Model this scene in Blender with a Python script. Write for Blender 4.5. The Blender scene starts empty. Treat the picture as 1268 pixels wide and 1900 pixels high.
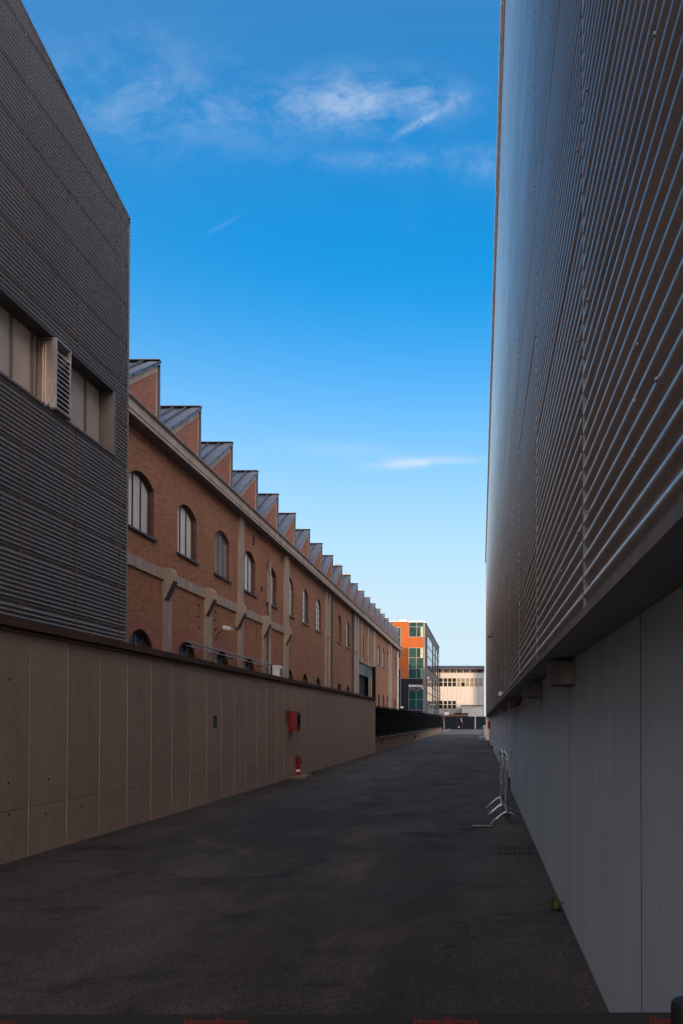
import bpy, bmesh, math, random
from mathutils import Matrix, Vector
random.seed(7)
R = math.radians
sc = bpy.context.scene
COL = sc.collection

# ------------------------------------------------------------------ camera
F = 1450.0            # focal length in photo pixels (photo 1268 x 1900)
VX, VY = 892.0, 1338.0  # where the alley vanishes
H = 1.65              # eye height
PITCH = R(1.0)
cd = bpy.data.cameras.new('camera'); cam = bpy.data.objects.new('camera', cd); COL.objects.link(cam)
cam.location = (0, 0, H); cam.rotation_euler = (R(90) + PITCH, 0, 0)
cd.sensor_fit = 'VERTICAL'; cd.sensor_height = 36.0; cd.sensor_width = 24.0
cd.lens = F / 1900 * 36.0
Y0PX = VY - F * math.tan(PITCH)
cd.shift_x = -(VX - 634) / 1900; cd.shift_y = (Y0PX - 950) / 1900
cd.clip_start = 0.05; cd.clip_end = 3000
sc.camera = cam

def ray(x, y):
    u = (x - VX) / F; v = (Y0PX - y) / F
    return Vector((u, math.cos(PITCH) - v * math.sin(PITCH), math.sin(PITCH) + v * math.cos(PITCH)))
def onX(x, y, X):
    d = ray(x, y); t = X / d.x; return d.y * t, H + d.z * t          # (Y, Z)
def onY(x, y, Y):
    d = ray(x, y); t = Y / d.y; return d.x * t, H + d.z * t          # (X, Z)
def onG(x, y, z=0.0):
    d = ray(x, y); t = (z - H) / d.z; return d.x * t, d.y * t        # (X, Y)

# ------------------------------------------------------------------ light
SUN_EL, SUN_AZ = R(4.6), R(0.24)      # low sun behind the camera, a touch to its right
sund = Vector((math.sin(SUN_AZ) * math.cos(SUN_EL), -math.cos(SUN_AZ) * math.cos(SUN_EL), math.sin(SUN_EL)))
w = bpy.data.worlds.new('World'); sc.world = w; w.use_nodes = True
wt = w.node_tree; wt.nodes.clear()
def wn(t, **k):
    n = wt.nodes.new(t)
    for a, b in k.items(): setattr(n, a, b)
    return n
def wl(a, b): wt.links.new(a, b)
def wm(op, a, b=None, c=None):
    n = wn('ShaderNodeMath', operation=op)
    for i, s in enumerate((a, b, c)):
        if s is None: continue
        if isinstance(s, (int, float)): n.inputs[i].default_value = s
        else: wl(s, n.inputs[i])
    return n.outputs[0]
sky = wn('ShaderNodeTexSky', sky_type='NISHITA'); sky.sun_disc = False
sky.sun_elevation = SUN_EL; sky.sun_rotation = R(180) - SUN_AZ
sky.altitude = 150; sky.air_density = 1.0; sky.dust_density = 0.9; sky.ozone_density = 4.5
hs = wn('ShaderNodeHueSaturation'); hs.inputs['Saturation'].default_value = 1.19; hs.inputs['Hue'].default_value = 0.488
hs.inputs['Value'].default_value = 0.65
wl(sky.outputs[0], hs.inputs['Color'])
tc = wn('ShaderNodeTexCoord'); sx = wn('ShaderNodeSeparateXYZ'); wl(tc.outputs['Generated'], sx.inputs[0])
DX, DY, DZ = sx.outputs
yy = wm('MAXIMUM', DY, 0.12)
U = wm('DIVIDE', DX, yy); W_ = wm('DIVIDE', DZ, yy)
zz_ = wm('ADD', wm('MAXIMUM', DZ, 0.0), 0.12)
cv = wn('ShaderNodeCombineXYZ'); wl(wm('DIVIDE', DX, zz_), cv.inputs[0]); wl(wm('DIVIDE', DY, zz_), cv.inputs[1])
def noise(vec, scale, det, rough, dist=0.0, sxyz=None):
    src = vec
    if sxyz:
        mp = wn('ShaderNodeMapping'); mp.inputs['Scale'].default_value = sxyz; wl(vec, mp.inputs[0]); src = mp.outputs[0]
    n = wn('ShaderNodeTexNoise'); n.inputs['Scale'].default_value = scale; n.inputs['Detail'].default_value = det
    n.inputs['Roughness'].default_value = rough; n.inputs['Distortion'].default_value = dist
    wl(src, n.inputs['Vector']); return n.outputs['Fac']
def remap(v, a, b, lo=0.0, hi=1.0):
    n = wn('ShaderNodeMapRange', interpolation_type='SMOOTHSTEP'); n.inputs[1].default_value = a; n.inputs[2].default_value = b
    n.inputs[3].default_value = lo; n.inputs[4].default_value = hi; wl(v, n.inputs[0]); return n.outputs[0]
uv = wn('ShaderNodeCombineXYZ'); wl(U, uv.inputs[0]); wl(W_, uv.inputs[1])
def blob(px, py, wx, wy, ang=0.0):
    u0, w0 = (px - VX) / F, (VY - py) / F
    a, b = wm('SUBTRACT', U, u0), wm('SUBTRACT', W_, w0)
    c, s = math.cos(ang), math.sin(ang)
    p = wm('ADD', wm('MULTIPLY', a, c), wm('MULTIPLY', b, s)); q = wm('SUBTRACT', wm('MULTIPLY', b, c), wm('MULTIPLY', a, s))
    r2 = wm('ADD', wm('POWER', wm('ABSOLUTE', wm('DIVIDE', p, wx / F)), 2.0), wm('POWER', wm('ABSOLUTE', wm('DIVIDE', q, wy / F)), 2.0))
    return wm('MULTIPLY', wm('EXPONENT', wm('MULTIPLY', r2, -1.0)), remap(DY, 0.1, 0.2))
n_wisp = noise(uv.outputs[0], 9.0, 6, 0.66, 0.5, (1.0, 1.7, 1.0))
n_fine = noise(uv.outputs[0], 26.0, 5, 0.7, 0.8, (1.0, 1.3, 1.0))
n_cirr = noise(cv.outputs[0], 1.3, 5, 0.62, 0.6, (1.0, 0.45, 1.0))
wis = remap(wm('ADD', wm('MULTIPLY', n_wisp, 0.7), wm('MULTIPLY', n_fine, 0.3)), 0.38, 0.68)
A = wm('MULTIPLY', wm('ADD', wm('ADD', blob(640, 172, 115, 50), wm('MULTIPLY', blob(440, 190, 150, 75), 0.30)),
                      wm('ADD', wm('MULTIPLY', blob(800, 165, 70, 40), 0.55), wm('MULTIPLY', blob(900, 290, 70, 35), 0.38))), wis)
A2 = wm('MULTIPLY', wm('ADD', wm('MULTIPLY', blob(700, 285, 120, 22), 0.4), wm('MULTIPLY', blob(220, 150, 150, 110), 0.3)), wis)
strk = noise(uv.outputs[0], 60.0, 4, 0.6, 0.3, (0.22, 1.0, 1.0))
B = wm('MULTIPLY', wm('ADD', blob(785, 857, 78, 9, 0.05), wm('MULTIPLY', blob(650, 835, 130, 16, -0.08), 0.2)), remap(strk, 0.25, 0.62))
Cc = wm('MULTIPLY', wm('ADD', blob(775, 215, 40, 8, 0.5), wm('MULTIPLY', blob(845, 175, 40, 7, 0.5), 0.45)), remap(noise(uv.outputs[0], 48.0, 5, 0.65, 0.9), 0.30, 0.72))
Dd = wm('MULTIPLY', blob(408, 408, 34, 4.0, 0.5), 0.05)
gen = wm('MULTIPLY', remap(n_cirr, 0.52, 0.85), 0.14)
dens = wm('MINIMUM', wm('ADD', wm('ADD', wm('MULTIPLY', A, 0.46), wm('MULTIPLY', A2, 0.6)), wm('ADD', wm('ADD', wm('MULTIPLY', B, 0.75), wm('MULTIPLY', Cc, 0.38)), wm('ADD', Dd, gen))), 0.85)
mixc = wn('ShaderNodeMix', data_type='RGBA'); wl(dens, mixc.inputs[0])
hz_ = wn('ShaderNodeMix', data_type='RGBA'); wl(wm('POWER', remap(wm('ABSOLUTE', DZ), 0.54, 0.08), 1.25), hz_.inputs[0])   # pale air towards the horizon, all round
wl(hs.outputs[0], hz_.inputs[6]); hz_.inputs[7].default_value = (1.0, 1.29, 1.45, 1); wl(hz_.outputs[2], mixc.inputs[6])
mixc.inputs[7].default_value = (1.2, 1.32, 1.5, 1)
bg = wn('ShaderNodeBackground'); bg.inputs[1].default_value = 0.10
# the sunset side of the sky: broad warm glow added round the low sun to light the alley, fading smoothly towards the blue side
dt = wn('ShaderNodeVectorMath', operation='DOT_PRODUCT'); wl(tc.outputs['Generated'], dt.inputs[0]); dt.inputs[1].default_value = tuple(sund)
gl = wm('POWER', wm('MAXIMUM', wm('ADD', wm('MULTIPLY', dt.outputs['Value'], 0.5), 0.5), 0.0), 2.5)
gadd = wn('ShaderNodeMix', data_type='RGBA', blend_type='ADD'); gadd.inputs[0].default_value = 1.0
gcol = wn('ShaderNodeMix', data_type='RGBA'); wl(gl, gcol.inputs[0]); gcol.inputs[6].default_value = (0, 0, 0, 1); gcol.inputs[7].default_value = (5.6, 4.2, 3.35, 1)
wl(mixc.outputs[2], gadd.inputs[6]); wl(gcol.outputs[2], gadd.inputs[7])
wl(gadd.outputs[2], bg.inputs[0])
wo = wn('ShaderNodeOutputWorld'); wl(bg.outputs[0], wo.inputs[0])

sl = bpy.data.lights.new('sun', 'SUN'); so = bpy.data.objects.new('sun', sl); COL.objects.link(so)
sl.energy = 0.85; sl.angle = R(0.3); sl.color = (1.0, 0.66, 0.40)
so.rotation_euler = sund.to_track_quat('Z', 'Y').to_euler(); so.location = (0, -20, 40)
sc.view_settings.view_transform = 'Standard'; sc.view_settings.look = 'None'
sc.view_settings.exposure = 2.72; sc.view_settings.gamma = 1.0; sc.view_settings.use_curve_mapping = False
sc.cycles.max_bounces = 8; sc.cycles.diffuse_bounces = 5; sc.cycles.glossy_bounces = 4
sc.cycles.use_denoising = True

# ------------------------------------------------------------------ materials
MATS = {}
class NT:
    def __init__(s, name):
        s.m = bpy.data.materials.new(name); s.m.use_nodes = True; s.t = s.m.node_tree
        s.b = s.t.nodes['Principled BSDF']; MATS[name] = s.m
        s.co = s.n('ShaderNodeTexCoord').outputs['Object']
    def n(s, t, **k):
        n = s.t.nodes.new(t)
        for a, b in k.items(): setattr(n, a, b)
        return n
    def l(s, a, b): s.t.links.new(a, b)
    def put(s, inp, v):
        if hasattr(v, 'is_output'): s.l(v, inp)
        else: inp.default_value = v
    def map(s, vec, scale=(1, 1, 1), loc=(0, 0, 0)):
        m = s.n('ShaderNodeMapping'); m.inputs['Scale'].default_value = scale; m.inputs['Location'].default_value = loc
        s.l(vec, m.inputs[0]); return m.outputs[0]
    def noise(s, scale, det=5, rough=0.55, vec=None, dist=0.0, str_=(1, 1, 1)):
        n = s.n('ShaderNodeTexNoise'); n.inputs['Scale'].default_value = scale; n.inputs['Detail'].default_value = det
        n.inputs['Roughness'].default_value = rough; n.inputs['Distortion'].default_value = dist
        s.l(s.map(vec or s.co, str_), n.inputs['Vector']); return n.outputs['Fac']
    def rng(s, v, a, b, lo=0.0, hi=1.0):
        n = s.n('ShaderNodeMapRange'); n.inputs[1].default_value = a; n.inputs[2].default_value = b
        n.inputs[3].default_value = lo; n.inputs[4].default_value = hi; s.l(v, n.inputs[0]); return n.outputs[0]
    def math(s, op, a, b=0.0):
        n = s.n('ShaderNodeMath', operation=op); s.put(n.inputs[0], a); s.put(n.inputs[1], b); return n.outputs[0]
    def mix(s, f, a, b, mode='MIX'):
        n = s.n('ShaderNodeMix', data_type='RGBA', blend_type=mode); s.put(n.inputs[0], f)
        for i, c in ((6, a), (7, b)):
            if isinstance(c, tuple): c = (*c[:3], 1)
            s.put(n.inputs[i], c)
        return n.outputs[2]
    def bump(s, h, strength=0.3, dist=0.01, prev=None):
        n = s.n('ShaderNodeBump'); n.inputs['Strength'].default_value = strength; n.inputs['Distance'].default_value = dist
        s.l(h, n.inputs['Height'])
        if prev is not None: s.l(prev, n.inputs['Normal'])
        return n.outputs[0]
    def out(s, col=None, rough=None, metal=None, normal=None, spec=None):
        for k, v in (('Base Color', col), ('Roughness', rough), ('Metallic', metal), ('Specular IOR Level', spec)):
            if v is None: continue
            if isinstance(v, tuple): v = (*v[:3], 1)
            s.put(s.b.inputs[k], v)
        if normal is not None: s.l(normal, s.b.inputs['Normal'])
        return s.m
def dark_mix(t, c, k): return t.mix(1.0, c, (k, k, k), 'MULTIPLY')
def dark(c, k): return tuple(min(1, v * k) for v in c)

def simple(name, col, rough=0.6, metal=0.0, var=0.18, scale=4.0, bump=0.08, bscale=60.0, stretch=(1, 1, 1), spec=0.5):
    t = NT(name); n = t.noise(scale, 6, 0.6, str_=stretch); n2 = t.noise(bscale, 4, 0.6, str_=stretch)
    c = t.mix(t.rng(n, 0.3, 0.7), dark(col, 1 - var), dark(col, 1 + var))
    r = t.rng(n, 0.3, 0.7, max(0.05, rough - 0.08), min(1, rough + 0.08))
    return t.out(c, r, metal, t.bump(n2, bump, 0.004), spec)

# asphalt: grain, worn lanes, patches and old stains
t = NT('asphalt')
g = t.noise(75, 3, 0.75); g2 = t.noise(190, 2, 0.6); g3 = t.noise(38, 3, 0.7)
big = t.noise(0.22, 5, 0.6, str_=(1.6, 0.5, 1)); mid = t.noise(1.2, 6, 0.65, dist=0.4, str_=(1.0, 0.5, 1))
st = t.noise(0.55, 6, 0.62, dist=0.8, str_=(0.9, 2.2, 1)); bl_n = t.noise(0.9, 6, 0.7, dist=0.5)
sp_ = t.n('ShaderNodeSeparateXYZ'); t.l(t.co, sp_.inputs[0])
def track(x0, wdt, amt):      # a worn, darker strip running along the alley
    d_ = t.math('ADD', t.math('ADD', sp_.outputs[0], -x0), t.rng(t.noise(0.35, 4, 0.6), 0.2, 0.8, -0.55, 0.55))
    q_ = t.math('DIVIDE', d_, wdt); e_ = t.math('POWER', 2.718, t.math('MULTIPLY', t.math('MULTIPLY', q_, q_), -1.0))
    return t.math('MULTIPLY', t.math('MULTIPLY', e_, amt), t.rng(bl_n, 0.36, 0.62))
c = t.mix(t.rng(big, 0.38, 0.62), (0.034, 0.029, 0.025), (0.084, 0.070, 0.058))
c = t.mix(t.rng(mid, 0.40, 0.66, 0, 0.7), c, (0.040, 0.035, 0.031))
c = t.mix(track(-2.1, 0.20, 0.75), c, (0.014, 0.013, 0.013)); c = t.mix(track(-0.5, 0.30, 0.5), c, (0.018, 0.018, 0.018)); c = t.mix(track(-3.9, 0.4, 0.4), c, (0.02, 0.018, 0.017))
def spot(px, py, rx, ry, amt):      # an old oil stain at one place on the road
    x0, y0 = onG(px, py); d1 = t.math('DIVIDE', t.math('ADD', sp_.outputs[0], -x0), rx); d2 = t.math('DIVIDE', t.math('ADD', sp_.outputs[1], -y0), ry)
    r2 = t.math('ADD', t.math('ADD', t.math('MULTIPLY', d1, d1), t.math('MULTIPLY', d2, d2)), t.rng(bl_n, 0.25, 0.75, -0.9, 0.9))
    return t.rng(r2, 1.3, 0.1, 0.0, amt)
for a_ in ((782, 1546, 0.42, 0.28, 0.9), (872, 1537, 0.22, 0.22, 0.8), (690, 1473, 0.4, 0.3, 0.6), (680, 1492, 0.45, 0.3, 0.6), (745, 1512, 0.5, 0.4, 0.6), (618, 1569, 0.35, 0.3, 0.5), (190, 1572, 0.5, 0.25, 0.7), (600, 1825, 0.16, 0.05, 0.7)):
    c = t.mix(spot(*a_), c, (0.012, 0.012, 0.012))
c = t.mix(t.rng(st, 0.54, 0.66, 0, 0.6), c, (0.016, 0.015, 0.015))
ds = t.noise(0.5, 7, 0.7, dist=1.0, str_=(1, 0.7, 1)); c = t.mix(t.rng(ds, 0.54, 0.70, 0, 0.65), c, (0.115, 0.092, 0.073))
vr = t.n('ShaderNodeTexVoronoi', feature='DISTANCE_TO_EDGE'); vr.inputs['Scale'].default_value = 0.42
wv_ = t.n('ShaderNodeVectorMath', operation='ADD'); t.l(t.co, wv_.inputs[0]); nz3 = t.n('ShaderNodeTexNoise'); nz3.inputs['Scale'].default_value = 1.4; nz3.inputs['Detail'].default_value = 5; t.l(t.co, nz3.inputs['Vector']); t.l(nz3.outputs['Color'], wv_.inputs[1]); t.l(wv_.outputs[0], vr.inputs['Vector'])
crk = t.math('MULTIPLY', t.rng(vr.outputs['Distance'], 0.010, 0.003, 0, 1), t.rng(t.noise(0.3, 4, 0.6), 0.48, 0.60))
c = t.mix(t.math('MULTIPLY', crk, 0.75), c, (0.008, 0.008, 0.008))
c = t.mix(t.rng(g, 0.36, 0.66, 0, 1), dark_mix(t, c, 0.38), dark_mix(t, c, 1.75))
c = t.mix(t.rng(g3, 0.35, 0.65, 0.35, 0.0), c, (0.014, 0.014, 0.014))
c = t.mix(t.rng(g2, 0.58, 0.70, 0, 1.0), c, dark_mix(t, c, 4.2))
t.out(c, t.rng(mid, 0.3, 0.7, 0.78, 0.95), 0.0, t.bump(g, 0.8, 0.008), 0.25)
# oily stain sheet / patch on road
simple('stain', (0.016, 0.016, 0.016), 0.95, 0, 0.4, 3, 0.8, 75, spec=0.05)
simple('ground_far', (0.11, 0.105, 0.10), 0.85, 0, 0.2, 0.6, 0.3, 90)
simple('kerb', (0.30, 0.29, 0.27), 0.8, 0, 0.2, 3)

def concrete(name, col, warm, streak=0.5):
    t = NT(name)
    a = t.noise(0.8, 7, 0.6); b = t.noise(3.0, 6, 0.6, str_=(1, 1, 0.10)); f = t.noise(45, 4, 0.65); f2 = t.noise(14, 5, 0.7)
    c = t.mix(t.rng(a, 0.3, 0.7), dark(col, 0.86), dark(col, 1.10))
    c = t.mix(t.rng(b, 0.42, 0.74, 0, streak), c, warm)
    c = t.mix(t.rng(f2, 0.58, 0.76, 0, 0.5), c, dark(col, 0.58))
    oi = t.n('ShaderNodeObjectInfo'); c = t.mix(t.math('MULTIPLY', oi.outputs['Random'], 0.45), c, dark_mix(t, c, 0.72))
    s3 = t.noise(1.9, 6, 0.7, dist=0.6); c = t.mix(t.rng(s3, 0.54, 0.66, 0, 0.55), c, dark(col, 0.6))
    c = t.mix(t.rng(f, 0.25, 0.75, 0, 1), dark_mix(t, c, 0.86), c)
    n = t.bump(f2, 0.12, 0.01, t.bump(f, 0.25, 0.004))
    return t.out(c, t.rng(a, 0.3, 0.7, 0.74, 0.92), 0, n, 0.3)
concrete('concrete_warm', (0.63, 0.475, 0.37), (0.46, 0.32, 0.22), 0.65)
# right-hand precast panels: fine vertical grain
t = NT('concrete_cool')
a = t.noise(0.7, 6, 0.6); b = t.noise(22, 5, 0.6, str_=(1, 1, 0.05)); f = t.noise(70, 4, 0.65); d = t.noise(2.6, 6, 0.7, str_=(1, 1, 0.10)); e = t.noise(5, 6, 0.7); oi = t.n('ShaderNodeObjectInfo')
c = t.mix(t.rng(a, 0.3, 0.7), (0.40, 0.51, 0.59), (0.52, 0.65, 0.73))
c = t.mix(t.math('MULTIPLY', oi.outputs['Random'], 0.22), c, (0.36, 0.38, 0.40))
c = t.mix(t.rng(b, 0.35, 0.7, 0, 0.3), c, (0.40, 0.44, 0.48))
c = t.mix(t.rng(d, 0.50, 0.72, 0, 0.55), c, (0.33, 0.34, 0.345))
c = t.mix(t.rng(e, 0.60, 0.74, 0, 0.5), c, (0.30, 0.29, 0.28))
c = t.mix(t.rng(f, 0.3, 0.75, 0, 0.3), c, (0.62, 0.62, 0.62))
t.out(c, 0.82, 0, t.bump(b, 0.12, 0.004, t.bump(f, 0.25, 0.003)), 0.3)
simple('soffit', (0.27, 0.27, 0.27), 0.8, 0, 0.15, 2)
simple('joint_pale', (0.60, 0.46, 0.345), 0.85, 0, 0.3, 6)
simple('joint_dark', (0.03, 0.03, 0.03), 0.9)
simple('coping', (0.115, 0.062, 0.042), 0.9, 0, 0.55, 5, 0.9, 22, (1, 6, 0.35))
simple('rust', (0.20, 0.085, 0.04), 0.85, 0, 0.4, 7)

def brick(name, ca, cb, mortar, axis='Y', soot=0.35, warm=1.0):
    t = NT(name); s = t.n('ShaderNodeSeparateXYZ'); t.l(t.co, s.inputs[0])
    cb_ = t.n('ShaderNodeCombineXYZ'); t.l(s.outputs[0 if axis == 'X' else 1], cb_.inputs[0]); t.l(s.outputs[2], cb_.inputs[1])
    wob = t.noise(6, 3, 0.5); off = t.n('ShaderNodeVectorMath', operation='ADD'); t.l(cb_.outputs[0], off.inputs[0])
    wv = t.n('ShaderNodeCombineXYZ'); t.l(t.rng(wob, 0, 1, -0.012, 0.012), wv.inputs[0]); t.l(t.rng(wob, 0, 1, -0.006, 0.006), wv.inputs[1]); t.l(wv.outputs[0], off.inputs[1])
    b = t.n('ShaderNodeTexBrick'); t.l(off.outputs[0], b.inputs['Vector'])
    b.inputs['Scale'].default_value = 1; b.inputs['Brick Width'].default_value = 0.27; b.inputs['Row Height'].default_value = 0.074
    b.inputs['Mortar Size'].default_value = 0.012; b.inputs['Mortar Smooth'].default_value = 0.3; b.inputs['Bias'].default_value = 0.0
    b.inputs['Color1'].default_value = (*ca, 1); b.inputs['Color2'].default_value = (*cb, 1); b.inputs['Mortar'].default_value = (*mortar, 1)
    n = t.noise(0.5, 6, 0.65); n2 = t.noise(9, 5, 0.7); dr = t.noise(1.6, 6, 0.65, str_=(1, 1, 0.16))
    c = t.mix(t.rng(n, 0.35, 0.68, 0, 0.75), b.outputs['Color'], t.mix(0.5, b.outputs['Color'], dark(ca, 0.55)))
    c = t.mix(t.rng(dr, 0.55, 0.78, 0, soot), c, (0.10, 0.068, 0.052))
    c = t.mix(t.rng(n2, 0.56, 0.72, 0, 0.45), c, dark(cb, 0.5))
    n4 = t.noise(3.2, 6, 0.7); c = t.mix(t.rng(n4, 0.52, 0.70, 0, 0.5), c, dark(ca, 1.25))
    hgt = t.math('ADD', t.math('MULTIPLY', b.outputs['Fac'], -1.0), t.math('MULTIPLY', n2, 0.5))
    return t.out(c, 0.88, 0, t.bump(hgt, 0.7, 0.02), 0.25)
brick('brick', (0.45, 0.165, 0.072), (0.24, 0.078, 0.035), (0.42, 0.30, 0.20))
brick('brick_shaded', (0.20, 0.09, 0.055), (0.13, 0.055, 0.035), (0.15, 0.11, 0.09))  # darker copy of the brick, shade painted into the window reveals
brick('brick_gable', (0.42, 0.125, 0.065), (0.23, 0.066, 0.038), (0.45, 0.33, 0.24), soot=0.2)
brick('tile_brick', (0.36, 0.098, 0.022), (0.31, 0.084, 0.020), (0.24, 0.09, 0.035), 'X', 0.0)
simple('brick_ring', (0.34, 0.14, 0.088), 0.9, 0, 0.45, 14, 0.5, 40)
simple('plaster', (0.37, 0.295, 0.225), 0.88, 0, 0.22, 2.2, 0.3, 40, (1, 1, 0.4))
simple('plaster_dark', (0.30, 0.225, 0.15), 0.88, 0, 0.2, 2)
simple('cornice', (0.43, 0.345, 0.275), 0.88, 0, 0.25, 1.6, 0.3, 30)
simple('cornice_under', (0.16, 0.15, 0.15), 0.9, 0, 0.2, 2)
simple('roof_metal', (0.125, 0.15, 0.19), 0.42, 0.5, 0.22, 1.2, 0.06, 8)
simple('verge', (0.15, 0.165, 0.185), 0.5, 0.5, 0.2, 3)
simple('dark_frame', (0.060, 0.055, 0.052), 0.55, 0.2)
simple('grey_frame', (0.22, 0.23, 0.23), 0.55, 0.2)
simple('white_frame', (0.55, 0.55, 0.53), 0.5)
simple('downpipe', (0.27, 0.22, 0.17), 0.55, 0.3)
simple('downpipe_dark', (0.075, 0.045, 0.04), 0.6)
simple('void', (0.006, 0.006, 0.007), 0.9)
simple('glass_dark', (0.014, 0.014, 0.014), 0.6, 0.0, 0.3, 0.8, 0.02, 3, spec=0.02)
simple('glass_blue', (0.035, 0.060, 0.080), 0.15, 0.0, 0.3, 0.8, 0.02, 3, spec=0.8)
t = NT('blind_pane'); s_ = t.n('ShaderNodeTexWave', wave_type='BANDS', bands_direction='Z'); t.l(t.co, s_.inputs[0]); s_.inputs['Scale'].default_value = 4.2; s_.inputs['Distortion'].default_value = 1.0
a = t.noise(1.5, 4, 0.5)
oi = t.n('ShaderNodeObjectInfo')
t.out(t.mix(t.math('MULTIPLY', oi.outputs['Random'], 0.45), t.mix(t.rng(a, 0.3, 0.7), (0.72, 0.67, 0.58), (0.82, 0.78, 0.70)), (0.45, 0.43, 0.40)), 0.38, 0, t.bump(s_.outputs[0], 0.35, 0.02), 0.5)
t = NT('glass_sky'); a = t.noise(1.0, 4, 0.5)
t.out(t.mix(t.rng(a, 0.3, 0.7), (0.30, 0.31, 0.32), (0.44, 0.45, 0.45)), 0.07, 0.55, None, 0.9)
simple('slat_grey', (0.36, 0.33, 0.31), 0.5, 0.0)
# dark building cladding
t = NT('cladding_dark'); a = t.noise(0.6, 6, 0.6); f = t.noise(30, 4, 0.6); sp = t.noise(3, 5, 0.65, str_=(1, 1, 0.2))
c = t.mix(t.rng(a, 0.3, 0.7), (0.185, 0.175, 0.172), (0.235, 0.22, 0.214)); c = t.mix(t.rng(sp, 0.55, 0.8, 0, 0.4), c, (0.18, 0.16, 0.145))
t.out(c, t.rng(a, 0.3, 0.7, 0.48, 0.62), 0.0, t.bump(f, 0.08, 0.003), 0.5)
t = NT('window_sheet')   # translucent yellowed sheets, rust running down from the head
a = t.noise(0.9, 5, 0.6); s_ = t.n('ShaderNodeSeparateXYZ'); t.l(t.co, s_.inputs[0])
run = t.noise(9, 6, 0.7, str_=(1, 1, 0.16)); top = t.rng(s_.outputs[2], 8.25, 8.85)
m_ = t.rng(t.math('ADD', run, t.math('MULTIPLY', top, 0.42)), 0.80, 1.0, 0, 0.7)
c = t.mix(t.rng(a, 0.3, 0.7), (0.52, 0.44, 0.35), (0.60, 0.53, 0.44)); c = t.mix(m_, c, (0.25, 0.13, 0.05))
t.out(c, 0.42, 0, None, 0.5)
simple('vent_side', (0.80, 0.66, 0.54), 0.25, 0.75, 0.12, 6, 0.1, 8, (1, 1, 0.1))
simple('seam_brown', (0.15, 0.11, 0.085), 0.7)
simple('band_frame', (0.22, 0.185, 0.155), 0.55, 0.2)
simple('louver_metal', (0.58, 0.54, 0.50), 0.36, 0.5, 0.1)
# right hall cladding: bare aluminium, dulled
t = NT('cladding_alu'); a = t.noise(0.45, 5, 0.6); f = t.noise(16, 5, 0.65); d = t.noise(2.5, 5, 0.65, str_=(1, 0.25, 1)); oi = t.n('ShaderNodeObjectInfo')
c = t.mix(t.rng(a, 0.3, 0.7), (0.66, 0.63, 0.61), (0.78, 0.76, 0.75)); c = t.mix(t.rng(d, 0.55, 0.8, 0, 0.5), c, (0.40, 0.36, 0.33))
c = t.mix(t.math('MULTIPLY', oi.outputs['Random'], 0.35), c, (0.46, 0.43, 0.41))
t.out(c, t.rng(f, 0.3, 0.7, 0.28, 0.40), 0.78, t.bump(t.noise(1.7, 4, 0.6, str_=(1, 0.5, 1)), 0.25, 0.03, t.bump(f, 0.08, 0.004)), 0.5)
simple('trim_pale', (0.82, 0.74, 0.68), 0.5, 0.1)
simple('seam_alu', (0.27, 0.26, 0.25), 0.6, 0.3)
simple('flashing', (0.24, 0.20, 0.18), 0.6, 0.1, 0.4, 3)
simple('drum_metal', (0.16, 0.155, 0.15), 0.42, 0.6)
simple('galv', (0.50, 0.54, 0.58), 0.30, 0.9, 0.15, 8)
simple('red_paint', (0.29, 0.016, 0.012), 0.5, 0, 0.4, 14, 0.3, 40)
simple('red_dark', (0.16, 0.014, 0.012), 0.5)
simple('white_paint', (0.75, 0.75, 0.73), 0.5)
simple('black_plastic', (0.012, 0.012, 0.013), 0.45)
simple('belt_fabric', (0.020, 0.020, 0.022), 0.8)
simple('belt_red', (0.20, 0.020, 0.020), 0.8)
simple('green_sign', (0.025, 0.060, 0.042), 0.6)
simple('sign_mark', (0.14, 0.16, 0.14), 0.7)
simple('fence_black', (0.010, 0.009, 0.009), 0.85, spec=0.1)
simple('fence_blue', (0.014, 0.020, 0.025), 0.85, spec=0.08)
concrete('plinth', (0.36, 0.27, 0.19), (0.16, 0.11, 0.075), 0.6)
simple('grit', (0.13, 0.12, 0.11), 0.9)
simple('dry_leaf', (0.16, 0.10, 0.05), 0.8, 0, 0.4, 20)
simple('leaf', (0.05, 0.10, 0.025), 0.6, 0, 0.4, 20)
simple('cream_panel', (0.30, 0.305, 0.31), 0.55, 0, 0.08, 0.5, 0.05, 10)
simple('shed_roof', (0.065, 0.065, 0.08), 0.8, spec=0.1)
simple('shed_door', (0.38, 0.40, 0.40), 0.55)
simple('blind_beige', (0.17, 0.155, 0.12), 0.6, spec=0.05)
simple('brown_strip', (0.12, 0.06, 0.05), 0.8)
simple('edificio_black', (0.014, 0.016, 0.022), 0.85, spec=0.08)
simple('edificio_panel', (0.12, 0.10, 0.10), 0.6, spec=0.2)
t = NT('glass_teal'); a = t.noise(0.5, 4, 0.5)
t.out(t.mix(t.rng(a, 0.35, 0.65), (0.006, 0.030, 0.036), (0.010, 0.055, 0.058)), 0.5, 0.0, None, 0.05)
simple('blind_green', (0.07, 0.16, 0.11), 0.4, 0, 0.1)
t = NT('glass_side'); t.out((0.10, 0.17, 0.21), 0.12, 0.45, None, 0.4)
simple('shade_block', (0.30, 0.27, 0.24), 0.85)
simple('steel_grey', (0.30, 0.31, 0.33), 0.45, 0.6)
simple('truss', (0.22, 0.16, 0.11), 0.7)
simple('ochre', (0.42, 0.27, 0.09), 0.6)

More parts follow.
